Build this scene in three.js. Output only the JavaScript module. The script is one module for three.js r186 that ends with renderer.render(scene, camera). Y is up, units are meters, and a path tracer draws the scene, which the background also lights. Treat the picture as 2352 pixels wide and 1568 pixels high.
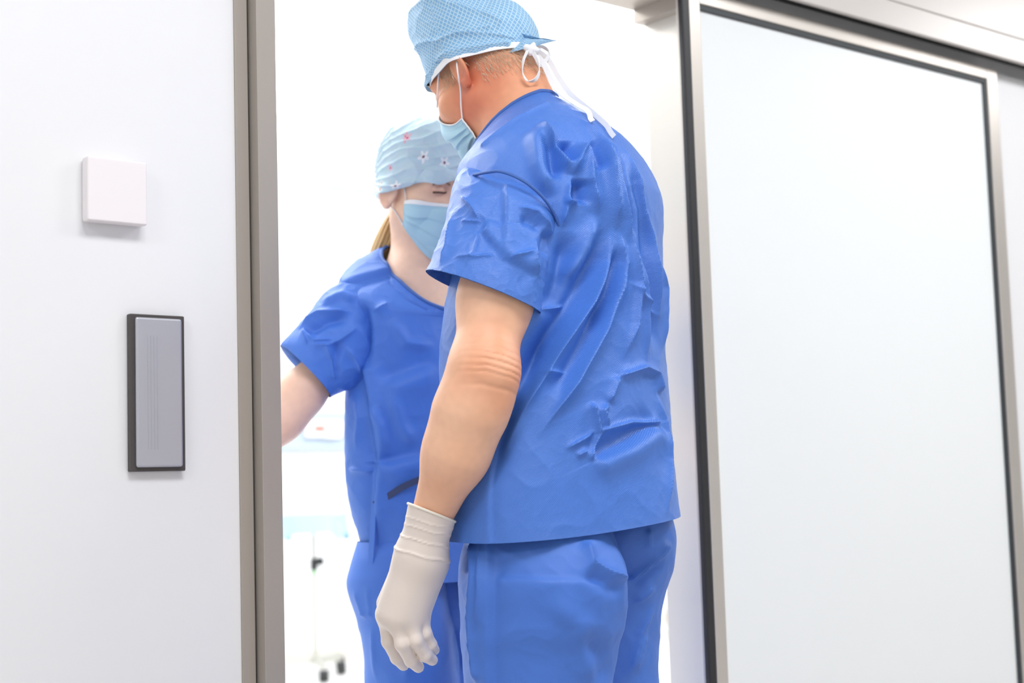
import * as THREE from 'three';
import { RectAreaLightUniformsLib } from 'three/addons/lights/RectAreaLightUniformsLib.js';
import { RoundedBoxGeometry } from 'three/addons/geometries/RoundedBoxGeometry.js';
import { mergeGeometries } from 'three/addons/utils/BufferGeometryUtils.js';
import { ImprovedNoise } from 'three/addons/math/ImprovedNoise.js';

// ---------------------------------------------------------------- camera, light, exposure
RectAreaLightUniformsLib.init();
const scene = new THREE.Scene();
scene.background = new THREE.Color(0x8f9498);
const camera = new THREE.PerspectiveCamera(25.24, 1.5, 0.05, 60);
camera.position.set(0, 1.0, 2.1);
{
  const r = new THREE.Vector3(0.76538, -0.02994, 0.64288), u = new THREE.Vector3(-0.03751, 0.99514, 0.091), f = new THREE.Vector3(0.64248, 0.09376, -0.76054);
  camera.quaternion.setFromRotationMatrix(new THREE.Matrix4().makeBasis(r, u, f.negate()));
}
camera.focus = 2.4;
camera.userData.fStop = 3.4;
const renderer = new THREE.WebGLRenderer();
renderer.toneMapping = THREE.LinearToneMapping;
renderer.toneMappingExposure = 1.0;
renderer.shadowMap.enabled = true;

const CORRIDOR_POWER = 13.2, THEATRE_POWER = 9;
const corridorPanels = [[-1.4, 1.4], [0.9, 1.4], [3.2, 1.4], [5.5, 1.4]];   // x, z on the corridor ceiling
const theatrePanels = [[1.6, -1.5], [3.6, -1.5], [6.0, -1.5], [1.6, -3.6], [3.8, -3.6], [6.0, -3.6], [8.2, -3.6]];
const CEIL = 2.75;
function panelLight(x, z, y, w, d, power, color) {
  const l = new THREE.RectAreaLight(color, power, w, d);
  l.position.set(x, y, z); l.lookAt(x, y - 1, z);
  l.castShadow = true; scene.add(l);
}
for (const [x, z] of corridorPanels) panelLight(x, z, CEIL - 0.03, 1.15, 0.55, CORRIDOR_POWER, 0xfafcff);
for (const [x, z] of theatrePanels) panelLight(x, z, CEIL + 0.07, 1.15, 1.15, THEATRE_POWER, 0xfbfdff);

// ---------------------------------------------------------------- helpers
let seed = 7;
const rnd = () => { seed = (seed * 1664525 + 1013904223) >>> 0; return seed / 4294967296; };
const noiseGen = new ImprovedNoise();
const N3 = (x, y, z) => noiseGen.noise(x + 31.7, y + 17.3, z + 5.9);
const taken = {};
function numbered(n) { const k = taken[n] = (taken[n] ?? -1) + 1; return k ? n + '_' + String(k).padStart(3, '0') : n; }
function shade(o) { o.castShadow = o.receiveShadow = true; return o; }
function mesh(name, geo, mat, parent) { const m = shade(new THREE.Mesh(geo, mat)); m.name = name; parent.add(m); return m; }
function thing(name, label, category, p = [0, 0, 0], turn = 0, group) {
  const g = new THREE.Group(); g.name = numbered(name); g.position.set(...p); g.rotation.y = turn;
  g.userData = { label, category }; if (group) g.userData.group = group; scene.add(g); return g;
}
function struct(name, geo, mat, label) { const m = mesh(name, geo, mat, scene); m.userData = { kind: 'structure', label }; return m; }
function boxG(x0, x1, y0, y1, z0, z1, r = 0) {
  const w = x1 - x0, h = y1 - y0, d = z1 - z0;
  const g = r ? new RoundedBoxGeometry(w, h, d, 2, r) : new THREE.BoxGeometry(w, h, d);
  return g.translate((x0 + x1) / 2, (y0 + y1) / 2, (z0 + z1) / 2);
}
const add = (a, b, s = 1) => [a[0] + b[0] * s, a[1] + b[1] * s, a[2] + b[2] * s];
const sub = (a, b) => [a[0] - b[0], a[1] - b[1], a[2] - b[2]];
const dot = (a, b) => a[0] * b[0] + a[1] * b[1] + a[2] * b[2];
const len = a => Math.hypot(a[0], a[1], a[2]);
const nrm = a => { const l = len(a) || 1; return [a[0] / l, a[1] / l, a[2] / l]; };
const cross = (a, b) => [a[1] * b[2] - a[2] * b[1], a[2] * b[0] - a[0] * b[2], a[0] * b[1] - a[1] * b[0]];
const mix = (a, b, t) => a + (b - a) * t;
const mix3 = (a, b, t) => [mix(a[0], b[0], t), mix(a[1], b[1], t), mix(a[2], b[2], t)];
const clamp = (x, a = 0, b = 1) => Math.max(a, Math.min(b, x));
const sstep = (a, b, x) => { const t = clamp((x - a) / (b - a)); return t * t * (3 - 2 * t); };
const lin = hex => { const c = new THREE.Color(hex); return [c.r, c.g, c.b]; };
function tube(pts, r, seg = 24, rad = 6, flat) {
  const c = new THREE.CatmullRomCurve3(pts.map(p => new THREE.Vector3(...p)));
  const g = new THREE.TubeGeometry(c, seg, r, rad, false);
  return g;
}
// flat ribbon swept along points; side gives the width direction
function ribbon(pts, width, thick, side, seg = 30) {
  const c = new THREE.CatmullRomCurve3(pts.map(p => new THREE.Vector3(...p)));
  const pos = [], idx = [];
  for (let i = 0; i <= seg; i++) {
    const p = c.getPoint(i / seg).toArray(), t = c.getTangent(i / seg).toArray();
    const tw = typeof side === 'function' ? side(i / seg) : side;
    const s = nrm(sub(tw, t.map(x => x * dot(tw, t)))), n = cross(t, s);
    for (const [a, b] of [[-1, -1], [1, -1], [1, 1], [-1, 1]]) pos.push(...add(add(p, s, a * width / 2), n, b * thick / 2));
    if (i) for (let k = 0; k < 4; k++) { const q = (i - 1) * 4 + k, w = (i - 1) * 4 + (k + 1) % 4; idx.push(q, w, q + 4, w, w + 4, q + 4); }
  }
  const e = seg * 4; idx.push(0, 2, 1, 0, 3, 2, e, e + 1, e + 2, e, e + 2, e + 3);
  const g = new THREE.BufferGeometry(); g.setAttribute('position', new THREE.Float32BufferAttribute(pos, 3)); g.setIndex(idx);
  const ng = g.toNonIndexed(); ng.computeVertexNormals(); return ng;
}
function dataTex(w, h, fn, srgb, repeat) {
  const d = new Uint8Array(w * h * 4);
  for (let y = 0; y < h; y++) for (let x = 0; x < w; x++) {
    const c = fn(x / w, y / h, x, y), o = (y * w + x) * 4;
    d[o] = c[0]; d[o + 1] = c[1]; d[o + 2] = c[2]; d[o + 3] = 255;
  }
  const t = new THREE.DataTexture(d, w, h); t.magFilter = t.minFilter = THREE.LinearFilter; t.wrapS = t.wrapT = THREE.RepeatWrapping;
  if (srgb) t.colorSpace = THREE.SRGBColorSpace;
  if (repeat) t.repeat.set(...repeat);
  t.needsUpdate = true; return t;
}
const g1 = v => { v = clamp(v) * 255; return [v, v, v]; };

// ---- signed distances and a surface-nets mesher
const smin = (a, b, k) => { const h = Math.max(k - Math.abs(a - b), 0) / k; return Math.min(a, b) - h * h * k * 0.25; };
const smax = (a, b, k) => -smin(-a, -b, k);
function capsule(a, b, ra, rb) {
  const d = sub(b, a), l2 = dot(d, d);
  return (x, y, z) => {
    const px = x - a[0], py = y - a[1], pz = z - a[2];
    const t = clamp((px * d[0] + py * d[1] + pz * d[2]) / l2);
    return Math.hypot(px - d[0] * t, py - d[1] * t, pz - d[2] * t) - mix(ra, rb, t);
  };
}
function ellipsoid(c, r) {
  return (x, y, z) => {
    const px = x - c[0], py = y - c[1], pz = z - c[2];
    const k0 = Math.hypot(px / r[0], py / r[1], pz / r[2]), k1 = Math.hypot(px / r[0] ** 2, py / r[1] ** 2, pz / r[2] ** 2);
    return k1 < 1e-9 ? -Math.min(...r) : k0 * (k0 - 1) / k1;
  };
}
const blend = (parts, k) => (x, y, z) => { let d = parts[0](x, y, z); for (let i = 1; i < parts.length; i++) d = smin(d, parts[i](x, y, z), k); return d; };
function gradient(sdf, x, y, z, e = 0.001) {
  return nrm([sdf(x + e, y, z) - sdf(x - e, y, z), sdf(x, y + e, z) - sdf(x, y - e, z), sdf(x, y, z + e) - sdf(x, y, z - e)]);
}
function surfaceNets(sdf, lo, hi, cell) {
  const nx = Math.ceil((hi[0] - lo[0]) / cell) + 1, ny = Math.ceil((hi[1] - lo[1]) / cell) + 1, nz = Math.ceil((hi[2] - lo[2]) / cell) + 1;
  const f = new Float32Array(nx * ny * nz), id = (i, j, k) => i + nx * (j + ny * k);
  for (let k = 0; k < nz; k++) for (let j = 0; j < ny; j++) for (let i = 0; i < nx; i++) f[id(i, j, k)] = sdf(lo[0] + i * cell, lo[1] + j * cell, lo[2] + k * cell);
  const vid = new Int32Array(nx * ny * nz).fill(-1), pos = [], nor = [], idx = [];
  for (let k = 0; k < nz - 1; k++) for (let j = 0; j < ny - 1; j++) for (let i = 0; i < nx - 1; i++) {
    let n = 0, sx = 0, sy = 0, sz = 0;
    const c = q => f[id(i + (q & 1), j + (q >> 1 & 1), k + (q >> 2))];
    for (let q = 0; q < 8; q++) for (const b of [1, 2, 4]) {
      if (q & b) continue;
      const a0 = c(q), a1 = c(q | b);
      if ((a0 < 0) === (a1 < 0)) continue;
      const t = a0 / (a0 - a1); n++;
      sx += (q & 1) + (b === 1 ? t : 0); sy += (q >> 1 & 1) + (b === 2 ? t : 0); sz += (q >> 2) + (b === 4 ? t : 0);
    }
    if (!n) continue;
    vid[id(i, j, k)] = pos.length / 3;
    const x = lo[0] + (i + sx / n) * cell, y = lo[1] + (j + sy / n) * cell, z = lo[2] + (k + sz / n) * cell;
    pos.push(x, y, z); nor.push(...gradient(sdf, x, y, z, cell * 0.4));
  }
  const quad = (a, b, c, d, flip) => { if (a < 0 || b < 0 || c < 0 || d < 0) return; flip ? idx.push(a, c, b, a, d, c) : idx.push(a, b, c, a, c, d); };
  for (let k = 1; k < nz - 1; k++) for (let j = 1; j < ny - 1; j++) for (let i = 1; i < nx - 1; i++) {
    const s = f[id(i, j, k)] < 0;
    if (s !== f[id(i + 1, j, k)] < 0) quad(vid[id(i, j - 1, k - 1)], vid[id(i, j, k - 1)], vid[id(i, j, k)], vid[id(i, j - 1, k)], !s);
    if (s !== f[id(i, j + 1, k)] < 0) quad(vid[id(i - 1, j, k - 1)], vid[id(i - 1, j, k)], vid[id(i, j, k)], vid[id(i, j, k - 1)], !s);
    if (s !== f[id(i, j, k + 1)] < 0) quad(vid[id(i - 1, j - 1, k)], vid[id(i, j - 1, k)], vid[id(i, j, k)], vid[id(i - 1, j, k)], !s);
  }
  const g = new THREE.BufferGeometry();
  g.setAttribute('position', new THREE.Float32BufferAttribute(pos, 3)); g.setAttribute('normal', new THREE.Float32BufferAttribute(nor, 3)); g.setIndex(idx);
  return g;
}
function paint(g, fn) {
  const p = g.attributes.position, n = g.attributes.normal, c = new Float32Array(p.count * 3);
  for (let i = 0; i < p.count; i++) { const v = fn([p.getX(i), p.getY(i), p.getZ(i)], [n.getX(i), n.getY(i), n.getZ(i)]); c.set(v, i * 3); }
  g.setAttribute('color', new THREE.BufferAttribute(c, 3)); return g;
}
// ---- cloth: a grid of points (u round or across, v down), then folds, then normals
function grid(nu, nv, closed, at) {
  const P = [];
  for (let j = 0; j <= nv; j++) for (let i = 0; i <= nu; i++) P.push(at(i / nu, j / nv));
  return { nu, nv, closed, P };
}
function gridNormals(G) {
  const { nu, nv, closed, P } = G, Nn = [];
  const g = (i, j) => P[j * (nu + 1) + i];
  for (let j = 0; j <= nv; j++) for (let i = 0; i <= nu; i++) {
    const i0 = closed ? (i + nu - 1) % nu : Math.max(i - 1, 0), i1 = closed ? (i + 1) % nu || (i + 1 === nu ? nu : 0) : Math.min(i + 1, nu);
    const ii1 = closed ? (i % nu) + 1 : i1, ii0 = closed ? ((i % nu) + nu - 1) % nu : i0;
    Nn.push(nrm(cross(sub(g(i, Math.min(j + 1, nv)), g(i, Math.max(j - 1, 0))), sub(g(ii1, j), g(ii0, j)))));
  }
  return Nn;
}
function displace(G, fn, sign = 1) {
  const Nn = gridNormals(G), out = [];
  for (let k = 0; k < G.P.length; k++) { const n = Nn[k].map(x => x * sign); out.push(add(G.P[k], n, fn(G.P[k], n, (k % (G.nu + 1)) / G.nu, Math.floor(k / (G.nu + 1)) / G.nv))); }
  G.P = out; return G;
}
function smoothGrid(G, times = 1) {
  const { nu, nv, closed } = G;
  for (let t = 0; t < times; t++) {
    const Q = G.P, g = (i, j) => Q[j * (nu + 1) + i], out = [];
    for (let j = 0; j <= nv; j++) for (let i = 0; i <= nu; i++) {
      const a = g(closed ? ((i % nu) + nu - 1) % nu : Math.max(i - 1, 0), j), b = g(closed ? (i % nu) + 1 : Math.min(i + 1, nu), j), c = g(i, Math.max(j - 1, 0)), d = g(i, Math.min(j + 1, nv)), p = g(i, j);
      out.push([0, 1, 2].map(q => p[q] * 0.4 + (a[q] + b[q] + c[q] + d[q]) * 0.15));
    }
    G.P = out;
  }
  return G;
}
function gridGeo(G, uv = (i, j) => [i, j], sign = 1) {
  const { nu, nv, P } = G, Nn = gridNormals(G), pos = new Float32Array(P.length * 3), nor = new Float32Array(P.length * 3), uvs = new Float32Array(P.length * 2), idx = [];
  for (let k = 0; k < P.length; k++) { pos.set(P[k], k * 3); nor.set(Nn[k].map(x => x * sign), k * 3); uvs.set(uv((k % (nu + 1)) / nu, Math.floor(k / (nu + 1)) / nv, P[k]), k * 2); }
  for (let j = 0; j < nv; j++) for (let i = 0; i < nu; i++) {
    const a = j * (nu + 1) + i, b = a + 1, c = a + nu + 1, d = c + 1;
    sign > 0 ? idx.push(a, c, b, b, c, d) : idx.push(a, b, c, b, d, c);
  }
  const g = new THREE.BufferGeometry();
  g.setAttribute('position', new THREE.BufferAttribute(pos, 3)); g.setAttribute('normal', new THREE.BufferAttribute(nor, 3)); g.setAttribute('uv', new THREE.BufferAttribute(uvs, 2)); g.setIndex(idx);
  return g;
}
const catmull = (a, b, c, d, t) => 0.5 * (2 * b + (c - a) * t + (2 * a - 5 * b + 4 * c - d) * t * t + (3 * b - a - 3 * c + d) * t * t * t);
const catmull3 = (a, b, c, d, t) => [0, 1, 2].map(k => catmull(a[k], b[k], c[k], d[k], t));
// rings: {c, A, B, a, b, f (front b), e}; t = 0 along A, a quarter turn along B
function ringPoint(r, t) {
  const e = r.e || 1, ct = Math.cos(t), st = Math.sin(t), q = v => Math.sign(v) * Math.abs(v) ** e;
  const b = st < 0 && r.f !== undefined ? r.f : r.b, a = ct < 0 && r.a2 !== undefined ? r.a2 : r.a;
  return add(add(r.c, r.A, a * q(ct)), r.B, b * q(st));
}
function loft(rings, nu, nv, t0 = 0) {
  const at = rings.map(r => i => ringPoint(r, i * Math.PI * 2 + t0));
  const w = rings.map(r => r.w ?? 1), acc = [0];
  for (let i = 1; i < rings.length; i++) acc.push(acc[i - 1] + len(sub(rings[i].c, rings[i - 1].c)) + 0.35 * Math.abs(rings[i].a - rings[i - 1].a));
  const total = acc[acc.length - 1];
  return grid(nu, nv, true, (u, v) => {
    const s = v * total; let k = 0; while (k < rings.length - 2 && s > acc[k + 1]) k++;
    const t = (s - acc[k]) / (acc[k + 1] - acc[k]), q = n => at[clamp(n, 0, rings.length - 1)](u);
    return catmull3(q(k - 1), q(k), q(k + 1), q(k + 2), t);
  });
}
// folds in the cloth: polylines over the person's front plane (x, y), met by the side of the cloth that faces 'facing'
function folds(list, facing = 1) {
  const F = list.map(f => {
    const cum = [0]; for (let i = 1; i < f.p.length; i++) cum.push(cum[i - 1] + Math.hypot(f.p[i][0] - f.p[i - 1][0], f.p[i][1] - f.p[i - 1][1]));
    const xs = f.p.map(q => q[0]), ys = f.p.map(q => q[1]), m = 3.2 * (f.w + (f.W || 0));
    return { ...f, cum, x0: Math.min(...xs) - m, x1: Math.max(...xs) + m, y0: Math.min(...ys) - m, y1: Math.max(...ys) + m };
  });
  return (p, n) => {
    const mask = sstep(-0.15, 0.25, n[2] * facing); if (!mask) return 0;
    let sum = 0;
    for (const f of F) {
      if (p[0] < f.x0 || p[0] > f.x1 || p[1] < f.y0 || p[1] > f.y1) continue;
      let best = 1e9, along = 0, side = 1;
      for (let i = 1; i < f.p.length; i++) {
        const a = f.p[i - 1], b = f.p[i], dx = b[0] - a[0], dy = b[1] - a[1], l2 = dx * dx + dy * dy, t = clamp(((p[0] - a[0]) * dx + (p[1] - a[1]) * dy) / l2);
        const ex = p[0] - a[0] - dx * t, ey = p[1] - a[1] - dy * t, d = Math.hypot(ex, ey);
        if (d < best) { best = d; along = f.cum[i - 1] + t * Math.sqrt(l2); side = dx * ey - dy * ex >= 0 ? 1 : -1; }
      }
      const L = f.cum[f.cum.length - 1], s = along / L, end = f.ends ?? 0.3, taper = sstep(0, end, s + 0.02) * sstep(0, end, 1 - s + 0.02);
      let v;
      if (f.k === 'c') v = Math.exp(-best / (f.w * 0.72));                                       // sharp crest
      else if (f.k === 's') v = Math.tanh(side * best / f.w) * Math.exp(-((best / (f.W || f.w * 4)) ** 2));   // one side stands proud
      else v = Math.exp(-((best / f.w) ** 2));                                           // soft roll
      sum += f.h * v * taper;
    }
    return sum * mask;
  };
}
const crinkle = (p, s, a) => { const n = 1 - Math.abs(N3(p[0] * s, p[1] * s, p[2] * s)) * 2; return a * n * Math.abs(n); };

// ---------------------------------------------------------------- materials
const M = {};
{
  const wallBump = dataTex(256, 256, (u, v) => g1(0.5 + 0.25 * N3(u * 40, v * 40, 1) + 0.25 * N3(u * 90, v * 90, 4)), false);
  M.wall = new THREE.MeshStandardMaterial({ color: 0xf1f1f2, roughness: 0.5, bumpMap: wallBump, bumpScale: 0.0002 });
  M.ceiling = new THREE.MeshStandardMaterial({ color: 0xf2f2f0, roughness: 0.9 });
  M.floorCorridor = new THREE.MeshStandardMaterial({ color: 0xd0cbc7, roughness: 0.35 });
  M.floorTheatre = new THREE.MeshStandardMaterial({ color: 0xe9e8e6, roughness: 0.4 });
  const brush = dataTex(256, 256, (u, v, x, y) => g1(0.5 + 0.3 * N3(x * 0.9, v * 5, 2) + 0.2 * N3(x * 0.35, v * 2, 7)), false);
  M.steel = new THREE.MeshPhysicalMaterial({ color: 0xd6cfc7, metalness: 0.6, roughness: 0.42, roughnessMap: dataTex(256, 256, (u, v, x) => g1(0.85 + 0.15 * N3(x * 0.9, v * 5, 2)), false) });
  M.frameSteel = new THREE.MeshPhysicalMaterial({ color: 0xada59c, metalness: 0.2, roughness: 0.6 });
  M.steelDark = new THREE.MeshStandardMaterial({ color: 0xb3aaa1, metalness: 0.75, roughness: 0.45 });
  M.reveal = new THREE.MeshPhysicalMaterial({ color: 0xdcd7d0, metalness: 0.7, roughness: 0.38 });
  M.header = new THREE.MeshPhysicalMaterial({ color: 0xcdc7c2, metalness: 0.2, roughness: 0.32, bumpMap: brush, bumpScale: 0.00005 });
  M.rubber = new THREE.MeshStandardMaterial({ color: 0x2a2a2c, roughness: 0.45 });
  M.gasket = new THREE.MeshStandardMaterial({ color: 0x34393c, roughness: 0.5 });
  M.seam = new THREE.MeshStandardMaterial({ color: 0x4a4540, roughness: 0.7 });
  M.glass = new THREE.MeshPhysicalMaterial({ color: 0xfcffff, roughness: 0.75, transmission: 0.05, thickness: 0, ior: 1.5, clearcoat: 0.25, clearcoatRoughness: 0.25 });
  M.plastic = new THREE.MeshStandardMaterial({ color: 0xf6f0f1, roughness: 0.4 });
  M.switchFrame = new THREE.MeshStandardMaterial({ color: 0x4a4544, roughness: 0.5 });
  M.aluminium = new THREE.MeshPhysicalMaterial({ color: 0xc2c3ca, metalness: 0.8, roughness: 0.42 });
  M.lightFace = new THREE.MeshStandardMaterial({ color: 0xffffff, emissive: 0xffffff, emissiveIntensity: 1.2, roughness: 0.6 });
  M.lightFrame = new THREE.MeshStandardMaterial({ color: 0xf0f0ee, roughness: 0.5 });
  // non-woven cloth: fine slanting ribs and dots
  const rib = dataTex(256, 256, (u, v) => g1(0.5 + 0.28 * Math.sin((u * 24 + v * 24) * Math.PI * 2) * (0.6 + 0.4 * Math.sin((u * 32 - v * 32) * Math.PI * 2)) + 0.25 * N3(u * 60, v * 60, 3)), false, [12, 12]);
  const tone = dataTex(512, 512, (u, v) => { const n = 1 + 0.035 * N3(u * 220, v * 220, 1) + 0.02 * N3(u * 14, v * 14, 6); return [255 * clamp(n * 0.93), 255 * clamp(n * 0.93), 255 * clamp(n * 0.93)]; }, false, [2, 2]);
  const cloth = (hex, more = {}) => new THREE.MeshPhysicalMaterial({ color: hex, roughness: 0.55, side: THREE.DoubleSide, bumpMap: rib, bumpScale: 0.00035, map: tone, sheen: 0.1, sheenColor: new THREE.Color(0x9fc0ff), sheenRoughness: 0.5, ...more });
  M.scrubs = cloth(0x4f82dd, { roughness: 0.38, bumpScale: 0.0006 });
  M.scrubsFine = cloth(0x4c7edb, { bumpScale: 0.00015 });
  M.binding = cloth(0x4a76c8, { bumpScale: 0.0002 });
  M.darkTrim = cloth(0x38456f);
  M.skin = new THREE.MeshPhysicalMaterial({ vertexColors: true, roughness: 0.5, sheen: 0.15, bumpMap: dataTex(256, 256, (u, v) => g1(0.5 + 0.5 * N3(u * 50, v * 50, 3)), false, [8, 8]), bumpScale: 0.0001 });
  const latex = dataTex(256, 256, (u, v) => g1(0.5 + 0.3 * N3(u * 30, v * 8, 3) + 0.2 * N3(u * 60, v * 60, 8)), false, [4, 4]);
  M.latex = new THREE.MeshPhysicalMaterial({ color: 0xf0e3d8, roughness: 0.48, bumpMap: latex, bumpScale: 0.0004, side: THREE.DoubleSide });
  M.latexRim = new THREE.MeshStandardMaterial({ color: 0xf6efe0, roughness: 0.5 });
  const net = dataTex(128, 128, (u, v) => {
    const a = Math.abs(((u + v) * 4) % 1 - 0.5) * 2, b = Math.abs(((u - v + 2) * 4) % 1 - 0.5) * 2, l = Math.max(sstep(0.62, 0.9, a), sstep(0.62, 0.9, b));
    return [mix(140, 200, l), mix(192, 230, l), mix(234, 250, l)];
  }, true, [30, 30]);
  const netBump = dataTex(128, 128, (u, v) => { const a = Math.abs(((u + v) * 4) % 1 - 0.5) * 2, b = Math.abs(((u - v + 2) * 4) % 1 - 0.5) * 2; return g1(Math.max(sstep(0.5, 0.95, a), sstep(0.5, 0.95, b))); }, false, [30, 30]);
  M.netCap = new THREE.MeshPhysicalMaterial({ map: net, bumpMap: netBump, bumpScale: 0.0004, roughness: 0.7, side: THREE.DoubleSide, transmission: 0.12, thickness: 0 });
  // printed cap: pale blue with scattered white and pink flowers
  const fl = [[0.381, 0.21, 0.85, false, 1], [0.315, 0.173, 0.85, false, 2.2], [0.446, 0.322, 0.8, true, 0.4], [0.455, 0.33, 0.5, true, 3], [0.469, 0.075, 0.9, false, 4], [0.492, 0.182, 0.4, true, 2]];
  for (let i = 0; i < 40; i++) { const f = [rnd(), rnd() * 0.7, 0.5 + rnd() * 0.4, rnd() < 0.3, rnd() * 6]; if (f[0] < 0.25 || f[0] > 0.55) fl.push(f); }
  const print = dataTex(1024, 512, (u, v) => {
    let c = [204 + 6 * N3(u * 60, v * 30, 2), 228 + 5 * N3(u * 50, v * 25, 5), 241];
    for (const [fu, fv, s, pink, r] of fl) {
      let dx = Math.abs(u - fu); dx = Math.min(dx, 1 - dx) * (u > fu ? 1 : -1); const dy = (v - fv) * 0.5, d = Math.hypot(dx, dy) / (0.022 * s), a = Math.atan2(dy, dx);
      if (d > 1.6) continue;
      const pet = 0.72 + 0.28 * Math.cos(a * 5 + r);
      if (d < 0.22) c = pink ? [205, 60, 105] : [132, 100, 125];
      else if (d < pet) c = pink ? [238, 190, 208] : [250, 251, 255];
    }
    return c;
  }, true);
  M.printCap = new THREE.MeshPhysicalMaterial({ map: print, roughness: 0.75, side: THREE.DoubleSide, transmission: 0.1, thickness: 0 });
  M.white = new THREE.MeshStandardMaterial({ color: 0xf4f4f6, roughness: 0.75, side: THREE.DoubleSide });
  M.mask = new THREE.MeshPhysicalMaterial({ color: 0xb9e1f4, roughness: 0.75, side: THREE.DoubleSide, bumpMap: rib, bumpScale: 0.0002, transmission: 0.1, thickness: 0 });
  M.hairGrey = new THREE.MeshStandardMaterial({ color: 0xf2dfc6, roughness: 0.6 });
  M.hairBlond = new THREE.MeshPhysicalMaterial({ color: 0xf0d4a0, roughness: 0.45, vertexColors: true });
  M.hairBrow = new THREE.MeshStandardMaterial({ color: 0xa5836a, roughness: 0.7 });
  M.lash = new THREE.MeshStandardMaterial({ color: 0x5a4038, roughness: 0.7 });
  M.clog = new THREE.MeshStandardMaterial({ color: 0xe6e6e8, roughness: 0.5 });
  M.chrome = new THREE.MeshStandardMaterial({ color: 0xbdbdb4, metalness: 0.3, roughness: 0.4 });
  M.black = new THREE.MeshStandardMaterial({ color: 0x26282a, roughness: 0.5 });
  M.rail = new THREE.MeshStandardMaterial({ color: 0xb4c2d1, roughness: 0.5 });
  M.red = new THREE.MeshStandardMaterial({ color: 0xe2522f, roughness: 0.5 });
  M.green = new THREE.MeshStandardMaterial({ color: 0x74d27c, roughness: 0.5 });
  M.drape = new THREE.MeshPhysicalMaterial({ color: 0xa9cfec, roughness: 0.8, side: THREE.DoubleSide });
}

// ---------------------------------------------------------------- the corridor and the theatre
const JL = 1.2714, JR = 2.28, HEAD = 1.995, BACK = -0.122;
struct('wall_left', boxG(-3.2, JL, 0, CEIL + 0.25, BACK, 0), M.wall, 'white corridor wall left of the doorway');
struct('wall_right', boxG(JR, 8.9, 0, CEIL + 0.25, BACK, 0), M.wall, 'white corridor wall behind the sliding door leaf');
struct('wall_over_door', boxG(JL, JR, HEAD, CEIL + 0.25, BACK, 0), M.wall, 'white wall above the door opening');
struct('wall_pier', boxG(3.36, 5.4, 0, 1.99, 0.002, 0.035), M.wall, 'white wall pier at the right end of the door');
struct('wall_corridor', boxG(-3.2, 8.9, 0, CEIL, 3.6, 3.75), M.wall, 'white wall across the corridor');
struct('wall_corridor_end', boxG(-3.35, -3.2, 0, CEIL, 0, 3.75), M.wall, 'white wall at the near end of the corridor');
struct('wall_corridor_far_end', boxG(8.9, 9.05, 0, CEIL, 0, 3.75), M.wall, 'white wall at the far end of the corridor');
struct('floor', boxG(-3.3, 9.0, -0.1, 0, BACK, 3.7), M.floorCorridor, 'pinkish corridor floor');
struct('ceiling', boxG(-3.3, 9.0, CEIL, CEIL + 0.1, 0, 3.7), M.ceiling, 'white corridor ceiling');
struct('floor_theatre', boxG(-1.0, 9.8, -0.1, 0, -5.75, BACK), M.floorTheatre, 'pale floor of the operating theatre');
struct('ceiling_theatre', boxG(-1.0, 9.8, CEIL + 0.1, CEIL + 0.2, -5.75, BACK), M.ceiling, 'white ceiling of the operating theatre');
struct('wall_back', boxG(-1.0, 9.8, 0, CEIL + 0.2, -5.75, -5.6), M.wall, 'white back wall of the operating theatre');
struct('wall_theatre_left', boxG(-1.15, -1.0, 0, CEIL + 0.2, -5.75, BACK), M.wall, 'white side wall of the operating theatre, left');
struct('wall_theatre_right', boxG(9.8, 9.95, 0, CEIL + 0.2, -5.75, BACK), M.wall, 'white side wall of the operating theatre, right');
struct('baseboard_back', boxG(-0.99, 9.79, 0, 0.07, -5.6, -5.585), new THREE.MeshStandardMaterial({ color: 0xded9d2, roughness: 0.6 }), 'pale skirting on the back wall');

// door frame, left side: flat strip, shadow gap, closing post
const fl = struct('trim_1', boxG(1.209, 1.2322, 0, 2.2, -0.01, 0.004, 0.001), M.frameSteel, 'flat brushed steel strip along the left of the doorway');
struct('trim_2', boxG(1.2322, 1.2362, 0, 2.2, -0.01, 0.0005), M.seam, 'dark shadow gap in the left door frame');
struct('trim_3', boxG(1.2362, JL, 0, 2.2, -0.01, 0.026, 0.0012), M.frameSteel, 'brushed steel closing post left of the doorway');
struct('trim_4', boxG(JL, JL + 0.003, 0, HEAD, BACK - 0.004, 0), M.steel, 'steel lining of the left door jamb');
struct('trim_5', boxG(JR - 0.003, JR, 0, HEAD, BACK - 0.004, 0.001), M.reveal, 'pale steel lining of the right door jamb');
struct('trim_6', boxG(JL, JR - 0.003, HEAD - 0.003, HEAD, BACK - 0.004, 0.001), M.steelDark, 'steel lining under the door head');
struct('trim_7', boxG(JR - 0.034, JR - 0.003, HEAD - 0.03, HEAD - 0.003, BACK - 0.004, 0.001), M.steelDark, 'small steel corner block under the door head');
// header box over the sliding door
{
  const h = thing('door_header', 'long pale metal track cover above the sliding door', 'door header', [1.25, 2.006, 0]);
  mesh('cover', boxG(0, 4.6, 0.0, 0.062, 0.082, 0.094, 0.003), M.header, h);
  mesh('track', boxG(0.004, 4.596, 0.03, 0.062, 0.006, 0.06), M.rubber, h);
  mesh('cover_upper', boxG(0, 4.6, 0.064, 0.2, 0.0, 0.09, 0.003), M.header, h);
  mesh('end_cap', boxG(-0.004, 0, 0, 0.2, 0, 0.09), M.steelDark, h);
}
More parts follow.
